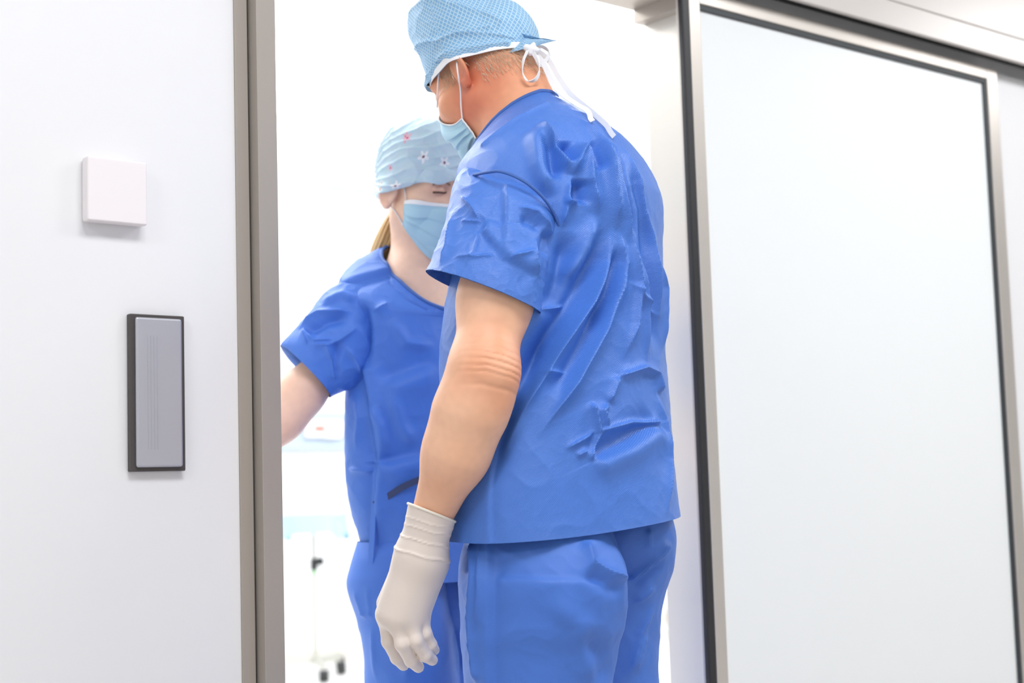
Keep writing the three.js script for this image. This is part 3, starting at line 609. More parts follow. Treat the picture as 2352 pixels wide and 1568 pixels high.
  const backFolds = folds([
    { p: [[-0.0313, 1.5626], [-0.0068, 1.5167], [0.0176, 1.4702]], w: 0.011, h: 0.014, k: 'c' },
    { p: [[0.0176, 1.4702], [0.028, 1.4948], [0.0449, 1.529]], w: 0.010, h: 0.011, k: 'c' },
    { p: [[0.0087, 1.5301], [0.0209, 1.4881]], w: 0.012, h: -0.010 },
    { p: [[0.0177, 1.4716], [0.0096, 1.4332], [-0.0008, 1.3854]], w: 0.007, h: 0.008, k: 'c' },
    { p: [[0.0325, 1.467], [0.0277, 1.4258]], w: 0.013, h: -0.009 },
    { p: [[0.004, 1.4279], [0.0258, 1.4299]], w: 0.005, h: 0.007, k: 'c', ends: 0.2 },
    { p: [[-0.0357, 1.5523], [-0.031, 1.4828], [-0.0149, 1.4339]], w: 0.013, h: 0.009 },
    { p: [[-0.0118, 1.5307], [-0.0052, 1.4612]], w: 0.012, h: -0.009 },
    { p: [[0.0449, 1.529], [0.0475, 1.4666], [0.0591, 1.411]], w: 0.009, h: 0.008, k: 'c' },
    { p: [[0.0613, 1.5493], [0.0757, 1.4934], [0.0843, 1.4309], [0.0842, 1.3896]], w: 0.010, h: 0.010, k: 'c' },
    { p: [[0.0553, 1.5356], [0.067, 1.4798]], w: 0.007, h: -0.007 },
    { p: [[0.0831, 1.5487], [0.0956, 1.4789], [0.104, 1.4097], [0.1038, 1.3685]], w: 0.010, h: 0.010, k: 'c' },
    { p: [[0.0908, 1.5345], [0.1017, 1.458], [0.1165, 1.3818]], w: 0.006, h: -0.006 },
    { p: [[0.1034, 1.5411], [0.1269, 1.478], [0.1421, 1.3948], [0.1478, 1.3124], [0.1527, 1.2306]], w: 0.009, h: 0.010, k: 'c' },
    { p: [[0.1157, 1.506], [0.1333, 1.4294], [0.138, 1.34]], w: 0.008, h: -0.007 },
    { p: [[0.1053, 1.4096], [0.1166, 1.3133], [0.1094, 1.2454], [0.0903, 1.185]], w: 0.008, h: 0.009, k: 'c' },
    { p: [[0.0849, 1.4102], [0.0723, 1.342], [0.0408, 1.2747], [-0.0033, 1.2082], [-0.0586, 1.1221], [-0.1025, 1.043]], w: 0.010, h: 0.012, k: 'c' },
    { p: [[0.068, 1.4108], [0.0556, 1.3494], [0.023, 1.2889], [-0.0219, 1.2155], [-0.0731, 1.1293]], w: 0.016, h: -0.012 },
    { p: [[0.1038, 1.3685], [0.0877, 1.3005], [0.0583, 1.2334], [0.0137, 1.1536], [-0.0468, 1.0681]], w: 0.010, h: 0.011, k: 'c' },
    { p: [[0.0936, 1.3688], [0.074, 1.2941], [0.0378, 1.2272]], w: 0.011, h: -0.009 },
    { p: [[0.091, 1.3894], [0.0974, 1.3412], [0.0759, 1.2737]], w: 0.006, h: 0.006, k: 'c' },
    { p: [[0.0578, 1.4111], [0.0283, 1.3433], [-0.0002, 1.3032]], w: 0.012, h: 0.007 },
    { p: [[0.0093, 1.3851], [-0.0011, 1.3169], [-0.0289, 1.2496]], w: 0.016, h: -0.010 },
    { p: [[-0.0078, 1.2762], [-0.037, 1.2092], [-0.0727, 1.1427], [-0.1086, 1.0633], [-0.1175, 0.9901]], w: 0.022, h: -0.012 },
    { p: [[0.035, 1.0309], [0.0922, 1.0559], [0.1458, 1.0891]], w: 0.010, W: 0.03, h: -0.008, k: 's', ends: 0.15 },
    { p: [[0.0487, 1.0773], [0.1002, 1.0905], [0.1472, 1.0917]], w: 0.006, W: 0.022, h: 0.007, k: 'c', ends: 0.12 },
    { p: [[0.0355, 1.1226], [0.0472, 1.072], [0.0325, 1.0336]], w: 0.006, h: 0.008, k: 'c', ends: 0.15 },
    { p: [[0.0644, 1.1218], [0.0525, 1.1087], [0.061, 1.0816]], w: 0.006, h: 0.007, k: 'c' },
    { p: [[0.0813, 1.1617], [0.1237, 1.1773], [0.1449, 1.1699], [0.153, 1.1359]], w: 0.006, h: 0.007, k: 'c', ends: 0.15 },
    { p: [[-0.0058, 1.0508], [0.029, 1.0692], [0.0407, 1.0789]], w: 0.005, h: 0.005, k: 'c' },
    { p: [[0.0112, 1.0396], [0.0283, 1.0491]], w: 0.005, h: 0.004, k: 'c' },
    { p: [[0.0815, 1.1651], [0.0623, 1.1185]], w: 0.007, h: 0.006, k: 'c' },
    { p: [[-0.0353, 1.2634], [-0.0013, 1.2678], [0.0123, 1.2722]], w: 0.004, h: 0.004, k: 'c' },
    { p: [[0.002, 1.1661], [-0.0383, 1.1673]], w: 0.005, h: 0.004, k: 'c' },
    { p: [[0.0365, 1.5849], [0.0674, 1.5283], [0.0788, 1.4656]], w: 0.007, h: 0.006, k: 'c' },
    { p: [[0.1241, 1.3678], [0.1313, 1.272], [0.1306, 1.1838]], w: 0.007, h: 0.006, k: 'c' },
    { p: [[0.1301, 1.3814], [0.1413, 1.2853], [0.1462, 1.2036]], w: 0.007, h: -0.005 },
    { p: [[0.0597, 1.2741], [0.0237, 1.2074], [-0.0248, 1.1278]], w: 0.012, h: -0.006 },
    { p: [[0.154, 1.3669], [0.164, 1.3119], [0.1624, 1.2032]], w: 0.006, h: 0.006, k: 'c' },
    { p: [[0.1414, 1.1498], [0.1541, 1.0956], [0.1571, 1.0352], [0.1481, 0.9423]], w: 0.006, h: 0.006, k: 'c' },
    { p: [[0.1018, 1.3138], [0.1343, 1.2787], [0.1537, 1.2577]], w: 0.004, h: 0.004, k: 'c' },
    { p: [[-0.114, 1.1575], [-0.1156, 1.0769], [-0.1209, 0.9173]], w: 0.0025, W: 0.012, h: -0.001, k: 's', ends: 0.05 },
    { p: [[-0.1184, 1.5284], [-0.0666, 1.5706], [-0.0093, 1.6087]], w: 0.006, W: 0.012, h: 0.003, k: 'c', ends: 0.05 },
  ]);
  const SH = smoothGrid(loft(torsoRings, 560, 520, Math.PI), 3);
  const hemY = SH.P[SH.P.length - 1][1];
  displace(SH, (p, n, u, v) => 2.1 * backFolds(p, n) + crinkle(p, 16, 0.0012) + crinkle([p[0] + 3, p[1], p[2]], 38, 0.0004) + 0.006 * sstep(0.75, 1, v) * Math.sin(u * 31.4 + 1.2), 1);
  smoothGrid(SH, 1);
  const shirt = mesh('shirt', gridGeo(SH, uvMetres(1.2, 1.05)), M.scrubs, man);
  shirt.userData.label = 'crumpled blue scrub top';
  // front panel showing past the side vent
  const FP = grid(16, 30, false, (u, v) => mix3(mix3([0.153, 1.013, -0.03], [0.1784, 1.0128, -0.1], u), mix3([0.15, 0.9353, -0.03], [0.1885, 0.9496, -0.11], u), v));
  mesh('front_panel', gridGeo(displace(FP, p => 0.004 * Math.sin(p[1] * 40) + crinkle(p, 20, 0.001)), uvMetres(0.05, 0.1)), M.scrubs, shirt);
  // neck binding and hem tape on the near front panel
  const ringTube = (j, r, u0 = 0, u1 = 1) => { const pts = []; for (let i = Math.round(u0 * SH.nu); i <= u1 * SH.nu; i += 4) pts.push(SH.P[j * (SH.nu + 1) + i]); return tube(pts, r, 160, 6); };
  mesh('neck_binding', ringTube(1, 0.0042), M.binding, shirt);
  // sleeve, near arm
  const fwd = BCK.map(v => -v);
  const slRings = [
    { c: [-0.0786, 1.4905, 0.09], A: [-0.74, -0.1, 0.66], B: [0.64, -0.4, 0.7], a: 0.004, b: 0.004 },
    { c: [-0.0787, 1.4873, 0.095], A: [-0.74, -0.1, 0.66], B: [0.64, -0.4, 0.7], a: 0.036, b: 0.05 },
    { c: [-0.079, 1.4759, 0.1], A: [-0.74, -0.05, 0.66], B: [0.64, -0.42, 0.7], a: 0.062, b: 0.078 },
    { c: [-0.0826, 1.4445, 0.11], A: [-0.74, 0.0, 0.66], B: [0.65, -0.38, 0.7], a: 0.075, b: 0.088, f: 0.092 },
    { c: [-0.0908, 1.3865, 0.13], A: [-0.74, 0.05, 0.66], B: [0.66, -0.3, 0.7], a: 0.078, a2: 0.07, b: 0.086, f: 0.096 },
    { c: [-0.1082, 1.3341, 0.145], A: [-0.76, 0.12, 0.643], B: [0.66, -0.26, 0.74], a: 0.078, a2: 0.074, b: 0.088, f: 0.095 },
    { c: [-0.1212, 1.2924, 0.15], A: [-0.766, 0.34, 0.643], B: [0.65, -0.26, 0.74], a: 0.079, a2: 0.08, b: 0.09, f: 0.096 },
  ];
  const slFolds = folds([
    { p: [[-0.0827, 1.4637], [-0.0859, 1.3978], [-0.0889, 1.342]], w: 0.004, W: 0.03, h: 0.0035, k: 's' },
    { p: [[-0.1092, 1.4018], [-0.119, 1.379], [-0.0864, 1.3373], [-0.0386, 1.3097]], w: 0.006, W: 0.03, h: 0.005, k: 's', ends: 0.15 },
    { p: [[-0.1237, 1.3956], [-0.1329, 1.419], [-0.1518, 1.4427]], w: 0.005, h: 0.005, k: 'c' },
    { p: [[-0.0699, 1.4118], [-0.0388, 1.4056], [-0.0148, 1.3824]], w: 0.006, h: 0.007, k: 'c' },
    { p: [[-0.0651, 1.3971], [-0.0265, 1.3828]], w: 0.010, h: -0.006 },
    { p: [[-0.1643, 1.3397], [-0.1319, 1.3361], [-0.0993, 1.3403]], w: 0.004, h: 0.004, k: 'c' },
    { p: [[-0.124, 1.3858], [-0.1316, 1.3466], [-0.1453, 1.3208]], w: 0.005, h: 0.004, k: 'c' },
    { p: [[-0.1529, 1.3998], [-0.1205, 1.3955]], w: 0.004, h: 0.0035, k: 'c' },
    { p: [[-0.1622, 1.4199], [-0.1702, 1.3609], [-0.1855, 1.322]], w: 0.007, h: 0.006, k: 'c' },
    { p: [[-0.0399, 1.37], [-0.0464, 1.3309], [-0.0387, 1.3044]], w: 0.007, h: 0.005, k: 'c' },
    { p: [[-0.0168, 1.3825], [-0.028, 1.3369]], w: 0.012, h: -0.008 },
    { p: [[-0.0833, 1.332], [-0.0604, 1.3378], [-0.0439, 1.3472]], w: 0.005, h: 0.004, k: 'c' },
  ]);
  const SL = smoothGrid(loft(slRings, 260, 180), 2);
  displace(SL, (p, n, u, v) => 1.5 * slFolds(p, n) + crinkle([p[0] + 9, p[1], p[2]], 18, 0.0016) + crinkle(p, 45, 0.0008), 1);
  const sleeve = mesh('sleeve', gridGeo(SL, uvMetres(0.55, 0.3), 1), M.scrubs, shirt);
  const SI = { ...SL, P: SL.P.map(p => p) }; displace(SI, () => -0.0022, 1);
  mesh('sleeve_lining', gridGeo(SI, uvMetres(0.55, 0.3), -1), M.scrubs, sleeve);
  // armhole seam: a welt where sleeve and body meet
  mesh('shoulder_seam', tube([[-0.1311, 1.4773, 0.135], [-0.1105, 1.4745, 0.165], [-0.0892, 1.4721, 0.18], [-0.0567, 1.4567, 0.185], [-0.031, 1.4356, 0.18], [-0.013, 1.4138, 0.165], [-0.0027, 1.392, 0.15]], 0.0025, 60, 6), M.binding, shirt);
  // far sleeve
  const frRings = [{ c: add(shoulderR, [0.005, 0.035, 0]), a: 0.062, b: 0.075 }, { c: add(shoulderR, [0.0, -0.03, 0.0]), a: 0.07, b: 0.08 }, { c: add(shoulderR, [0.0, -0.12, -0.02]), a: 0.072, b: 0.082 }, { c: add(shoulderR, [0, -0.2, -0.03]), a: 0.074, b: 0.085 }].map(r => ({ ...r, A: LFT, B: BCK }));
  mesh('sleeve', gridGeo(displace(loft(frRings, 90, 60), p => crinkle(p, 16, 0.002), 1), uvMetres(0.5, 0.3), 1), M.scrubs, shirt);
  // ---- trousers
  const legRings = [
    R([-0.0431, 0.9876, 0.045], { a: 0.085, b: 0.10 }), R([-0.0468, 0.9166, 0.05], { a: 0.108, b: 0.126 }), R([-0.0448, 0.8565, 0.06], { a: 0.118, b: 0.146 }), R([-0.0497, 0.7866, 0.06], { a: 0.112, b: 0.138 }), R([-0.0566, 0.6939, 0.05], { a: 0.105, b: 0.126 }),
    R([[-0.0566, 0.6939, 0.05][0], 0.35, 0.045], { a: 0.095, b: 0.115 }), R([[-0.0566, 0.6939, 0.05][0] - 0.005, 0.06, 0.045], { a: 0.085, b: 0.11 })];
  const legFolds = folds([
    { p: [[0.0171, 0.9164], [0.0271, 0.8798], [0.0585, 0.8624], [0.0827, 0.8531]], w: 0.012, h: 0.012, k: 'c', ends: 0.2 },
    { p: [[0.0189, 0.8735], [0.0513, 0.8495], [0.0777, 0.8421]], w: 0.014, h: -0.006 },
    { p: [[-0.1495, 0.9181], [-0.1443, 0.8652], [-0.1508, 0.7997], [-0.1455, 0.7029]], w: 0.009, h: 0.008, k: 'c', ends: 0.1 },
    { p: [[-0.1329, 0.9176], [-0.1336, 0.8451], [-0.1401, 0.7797]], w: 0.006, h: 0.005, k: 'c' },
    { p: [[-0.1608, 0.9185], [-0.1583, 0.8656]], w: 0.008, h: -0.010 },
    { p: [[-0.1202, 0.9172], [-0.1264, 0.7024]], w: 0.003, W: 0.02, h: -0.003, k: 's', ends: 0.03 },
    { p: [[-0.121, 0.8658], [-0.0413, 0.8621], [0.0051, 0.8594], [0.058, 0.8493]], w: 0.004, W: 0.04, h: -0.002, k: 's', ends: 0.1 },
    { p: [[-0.0353, 0.8422], [0.003, 0.7951], [0.0261, 0.6979]], w: 0.02, h: 0.007 },
    { p: [[0.0094, 0.7884], [0.031, 0.742], [0.0426, 0.6974]], w: 0.014, h: -0.005 },
    { p: [[0.0807, 0.8519], [0.0763, 0.806], [0.062, 0.7411], [0.0538, 0.697]], w: 0.008, h: 0.004, k: 'c' },
  ]);
  const legG = smoothGrid(loft(legRings, 240, 300), 2);
  displace(legG, (p, n) => 1.6 * legFolds(p, n) + crinkle(p, 10, 0.0022) + crinkle(p, 30, 0.0007), 1);
  const legR = [
    R([0.066, 0.9838, -0.07], { a: 0.085, b: 0.10 }), R([0.0693, 0.9161, -0.07], { a: 0.103, b: 0.115 }), R([0.0637, 0.8627, -0.08], { a: 0.105, b: 0.115 }), R([0.0517, 0.7914, -0.09], { a: 0.098, b: 0.105 }), R([0.0456, 0.6725, -0.095], { a: 0.095, b: 0.10 }),
    R([[0.0459, 0.6718, -0.1][0], 0.35, -0.1], { a: 0.09, b: 0.105 }), R([[0.0459, 0.6718, -0.1][0], 0.06, -0.1], { a: 0.085, b: 0.105 })];
  const legFoldsR = folds([
    { p: [[0.0917, 0.845], [0.1156, 0.8638], [0.1409, 0.8839], [0.1593, 0.9043]], w: 0.007, h: 0.008, k: 'c', ends: 0.15 },
    { p: [[0.125, 0.9262], [0.125, 0.8913]], w: 0.006, h: 0.005, k: 'c' },
    { p: [[0.0934, 0.8332], [0.1293, 0.8564], [0.1512, 0.8766]], w: 0.008, h: -0.006 },
    { p: [[0.1345, 0.8077], [0.1081, 0.7601], [0.0879, 0.685]], w: 0.009, h: 0.007, k: 'c' },
    { p: [[0.1189, 0.7666], [0.0988, 0.6984]], w: 0.006, h: 0.005, k: 'c' },
    { p: [[0.0995, 0.8087], [0.1355, 0.8354]], w: 0.008, h: 0.006, k: 'c' },
  ]);
  const legGR = smoothGrid(loft(legR, 160, 200), 2);
  displace(legGR, (p, n) => 1.6 * legFoldsR(p, n) + crinkle(p, 12, 0.002) + crinkle(p, 34, 0.0008), 1);
  const trousers = mesh('trousers', mergeGeometries([gridGeo(legG, uvMetres(0.8, 1), 1), gridGeo(legGR, uvMetres(0.8, 1), 1)]), M.scrubsFine, man);
  trousers.userData.label = 'loose blue scrub trousers';
  clog(man, ankleL[0], ankleL[2] - 0.03, Math.PI + 0.7); clog(man, ankleR[0], ankleR[2] - 0.03, Math.PI + 0.7);
  // ---- cap
  const rimY = z => 0.013 + 0.21 * z;
  const capRing = (h, a, f, b, z0 = 0, pinch = 0) => ({ h, a, f, b, z0, pinch });
  const capR = [capRing(0, 0.082, 0.1, 0.104), capRing(0.012, 0.087, 0.101, 0.105), capRing(0.05, 0.092, 0.099, 0.104), capRing(0.095, 0.09, 0.097, 0.094), capRing(0.135, 0.078, 0.09, 0.074), capRing(0.165, 0.054, 0.068, 0.046), capRing(0.178, 0.02, 0.03, 0.015, 0.01), capRing(0.179, 0.0005, 0.0005, 0.0005, 0.01)];
  const capAt = (r, u) => { const t = u * Math.PI * 2, ct = Math.cos(t), st = Math.sin(t), z = r.z0 + st * (st > 0 ? r.f : r.b), ear = 0.013 * Math.exp(-(((z + 0.008) / 0.028) ** 2)) * sstep(0.05, 0, r.h); return [(r.a + ear) * ct, rimY(z) + r.h, z]; };
  const keepHead = keepOut(headField({ neck: () => 1, noEars: true }), 0.007);
  const CG = grid(280, 170, true, (u, v) => { const n = capR.length - 1, s2 = v * n, k = Math.min(Math.floor(s2), n - 1), q = i => capAt(capR[clamp(i, 0, n)], u); return keepHead(catmull3(q(k - 1), q(k), q(k + 1), q(k + 2), s2 - k)); });
  // folds in the cap, along lines from the knot at the back to the brow and crown
  const capFold = [[[0.07, 0.04, -0.09], [0.09, 0.055, 0.0], [0.07, 0.115, 0.09], 0.006, 0.011], [[0.05, 0.045, -0.1], [0.07, 0.1, -0.03], [0.05, 0.16, 0.06], 0.006, 0.011], [[0.05, 0.0, -0.1], [0.088, 0.03, 0.0], [0.07, 0.045, 0.085], 0.005, 0.010], [[0.08, 0.018, 0.0], [0.086, 0.035, 0.03], [0.06, 0.05, 0.09], 0.005, -0.009], [[0.04, 0.01, -0.105], [0.08, 0.045, -0.04], [0.088, 0.06, 0.01], 0.005, 0.009]];
  displace(CG, (p, n, u, v) => {
    let d = 0; const o = [0, 0.03, 0], pd = nrm(sub(p, o)); for (const [a, b, c2, w, h] of capFold) { let best = 1; for (let i = 0; i <= 28; i++) { const t = i / 28, q = t < 0.5 ? mix3(a, b, t * 2) : mix3(b, c2, t * 2 - 1); best = Math.min(best, len(sub(pd, nrm(sub(q, o)))) * 0.1); } d += h * 0.6 * Math.exp(-best / (w * 0.8)); }
    d += 0.009 * Math.exp(-((len(sub(p, [0.045, 0.145, 0.08])) / 0.03) ** 2));
    return (d + crinkle(p, 18, 0.0018) + crinkle(p, 40, 0.0009)) * sstep(0, 0.06, v) * sstep(1, 0.97, v);
  }, 1);
  for (let k = 0; k < CG.P.length; k++) CG.P[k] = hp.out(CG.P[k]);
  const cap = mesh('cap', gridGeo(CG, (u, v) => [u * 0.62, v * 0.26], 1), M.netCap, man);
  cap.userData.label = 'pale blue net surgical cap with white ties';
  // white rim band, loosened at the nape
  const bandPts = []; for (let i = 0; i <= 60; i++) { const u = i / 60 * 0.97 - 0.235, p = capAt({ h: 0.0045, a: 0.0835, f: 0.1015, b: 0.1055, z0: 0 }, u); bandPts.push(hp.out(add(p, nrm([p[0], 0, p[2]]), 0.002))); }
  mesh('rim_band', ribbon(bandPts, 0.0115, 0.0012, H.U, 160), M.white, cap);
  // cap tail above the knot
  {
    const T = grid(30, 24, false, (u, v) => { const b = [0.045 - 0.03 * Math.sin(u * 2.2), -0.012 + 0.055 * u, -0.082 - 0.012 * Math.sin(u * 3.14)]; return hp.out(add(mix3(b, [0.012, -0.03, -0.16], v), [0.012, 0.004, 0], Math.sin(v * 3.14) * Math.sin(u * 6.3) * 0.6)); });
    mesh('tail', gridGeo(displace(T, p => crinkle(p, 30, 0.002)), (u, v) => [u * 0.1, v * 0.07]), M.netCap, cap);
  }
  // knot, loop and trailing ties
  const kn = [-0.0349, 1.7187, -0.02];
  const k2 = (px, py, z) => [px, py, z];
  mesh('knot', surfaceNets(blend([capsule(add(kn, [-0.006, 0.002, 0]), add(kn, [0.01, -0.004, 0.003]), 0.006, 0.0055), capsule(add(kn, [0, -0.008, 0.002]), add(kn, [0.006, 0.006, 0]), 0.005, 0.005)], 0.003), add(kn, [-0.025, -0.025, -0.02]), add(kn, [0.028, 0.025, 0.02]), 0.0016), M.white, cap);
  const shirtN = gridNormals(SH);
  const overShirt = (pts, gap) => {
    const cv = new THREE.CatmullRomCurve3(pts.map(p => new THREE.Vector3(...p))), out = [];
    for (let i = 0; i <= 26; i++) {
      let p = cv.getPoint(i / 26).toArray(), best = 1e9, at = 0;
      for (let k = 0; k < SH.P.length; k += 3) { const q = SH.P[k], d = (q[0] - p[0]) ** 2 + (q[1] - p[1]) ** 2 + (q[2] - p[2]) ** 2; if (d < best) { best = d; at = k; } }
      const h = dot(sub(p, SH.P[at]), shirtN[at]); if (h < gap && best < 0.01) p = add(p, shirtN[at], gap - h);
      out.push(p);
    }
    return out;
  };
  mesh('tie', ribbon([[-0.0394, 1.7144, -0.015], [-0.0472, 1.695, -0.008], [-0.0486, 1.6734, -0.004], [-0.0412, 1.6595, -0.002], [-0.0297, 1.6611, -0.004], [-0.0213, 1.6759, -0.008], [-0.0242, 1.6954, -0.012], [-0.0322, 1.713, -0.016]], 0.0062, 0.0011, t => [Math.cos(t * 6.28), Math.sin(t * 6.28) * 0.5, 0.6], 60), M.white, cap);
  mesh('tie', ribbon([[-0.0378, 1.7188, -0.02], [-0.0143, 1.724, -0.03], [-0.0031, 1.7132, -0.03], [-0.0199, 1.6902, -0.02], [-0.0238, 1.7051, -0.015], [-0.0336, 1.7151, -0.018]], 0.0062, 0.0011, t => [Math.cos(t * 5), 0.4, 0.7], 50), M.white, cap);
  mesh('tie', ribbon(overShirt([[-0.0321, 1.7157, -0.02], [-0.0168, 1.6975, -0.02], [-0.0036, 1.6649, -0.01], [0.0116, 1.6317, 0.02], [0.0367, 1.6096, 0.03], [0.0542, 1.5912, 0.05], [0.0571, 1.5702, 0.06]], 0.0055), 0.0085, 0.0011, t => [0.8, 0.6 + 0.6 * Math.sin(t * 9), 0.5 - t], 70), M.white, cap);
  mesh('tie', ribbon(overShirt([[-0.0305, 1.7192, -0.022], [-0.0077, 1.7045, -0.03], [0.0104, 1.6687, -0.02], [0.0294, 1.6335, 0], [0.056, 1.6029, 0.02], [0.0765, 1.5744, 0.04], [0.0859, 1.5405, 0.05]], 0.006), 0.0085, 0.0011, t => [0.8, 0.6 + 0.6 * Math.cos(t * 8), 0.4], 70), M.white, cap);
  // ---- mask with ear loops
  const mg = maskGrid(headSdf, { yPow: 2.4, top: [0.06, -0.07, 0.03], bottom: [0.05, -0.112, 0.022], mid: [[0, 0.006, 0.104], [0, -0.03, 0.118], [0, -0.066, 0.105], [0, -0.1, 0.088], [0, -0.118, 0.055]] });
  for (let k = 0; k < mg.P.length; k++) mg.P[k] = hp.out(mg.P[k]);
  const mask = mesh('mask', gridGeo(mg, uvMetres(0.18, 0.14)), M.mask, man);
  mask.userData.label = 'pale blue pleated face mask';
  const edge = []; for (let j = 0; j <= mg.nv; j += 5) edge.push(mg.P[j * (mg.nu + 1) + mg.nu]);
  const edgeT = []; for (let i = 0; i <= mg.nu; i += 5) edgeT.push(mg.P[i]);
  mesh('edge_piping', mergeGeometries([tube(edge, 0.0014, 40, 6), tube(edgeT, 0.0013, 60, 6)]), M.white, mask);
  const kh = keepOut(headSdf, 0.0022), on = arr => arr.map(p => hp.out(kh(p)));
  mesh('ear_loop', tube(on([[0.072, 0.028, 0.04], [0.07, 0.012, 0.052], [0.062, -0.004, 0.066], [0.052, -0.016, 0.08]]), 0.0014, 24, 6), M.white, mask);
  mesh('ear_loop', tube(on([[0.08, 0.02, -0.012], [0.09, 0.004, -0.012], [0.092, -0.016, -0.008], [0.078, -0.034, 0.008], [0.068, -0.054, 0.02], [0.0605, -0.07, 0.031]]), 0.0014, 32, 6), M.white, mask);
  mesh('ear_loop', tube(on([[-0.08, 0.02, -0.012], [-0.09, 0.0, -0.012], [-0.078, -0.034, 0.008], [-0.0605, -0.06, 0.034]]), 0.0014, 24, 6), M.white, mask);
  // ---- cropped hair below the cap and brows
  {
    const pos = headGeo.attributes.position, nor = headGeo.attributes.normal, strands = [];
    for (let i = 0; i < pos.count; i++) {
      const P = [pos.getX(i), pos.getY(i), pos.getZ(i)].map(v => v + (rnd() - 0.5) * 0.0045), q = hp.into(P), n = [nor.getX(i), nor.getY(i), nor.getZ(i)];
      if (q[1] > rimY(q[2]) + 0.004) continue;
      const nape = q[2] < -0.028 + 0.25 * (q[1] + 0.02) - 0.014 * rnd() && q[1] > -0.056 + 0.03 * rnd() && Math.abs(q[0]) < 0.085, side = q[2] > 0.012 && q[2] < 0.05 && Math.abs(q[0]) > 0.05 && q[1] > -0.005;
      if (!(nape || side)) continue;
      for (let z0 = 0; z0 < 2; z0++) { P[0] += (rnd() - 0.5) * 0.002; P[1] += (rnd() - 0.5) * 0.002;
      const dir = nrm(add(add(n.map(v => v * 0.22), H.U, -0.9), H.F, -0.35 + (rnd() - 0.5) * 0.35)), L = 0.009 + rnd() * 0.006;
      const sd = nrm(cross(dir, n)), w = 0.00026, tip = add(P, dir, L), b0 = add(P, n, -0.0006);
      strands.push(...add(b0, sd, -w), ...add(b0, sd, w), ...tip, ...add(b0, sd, w), ...add(add(b0, n, 0.0006), dir, 0.001), ...tip, ...add(add(b0, n, 0.0006), dir, 0.001), ...add(b0, sd, -w), ...tip); }
    }
    const g = new THREE.BufferGeometry(); g.setAttribute('position', new THREE.Float32BufferAttribute(strands, 3)); g.computeVertexNormals();
    const hair = mesh('hair', g, M.hairGrey, man); hair.userData.label = 'short fair cropped hair at the nape'; hair.userData.kind = 'stuff';
    for (const sx of [1, -1]) mesh('eyebrow', tube(on([[sx * 0.014, 0.034, 0.094], [sx * 0.03, 0.04, 0.094], [sx * 0.048, 0.033, 0.08]]), 0.0045, 20, 8), M.hairGrey, man);
  }
}

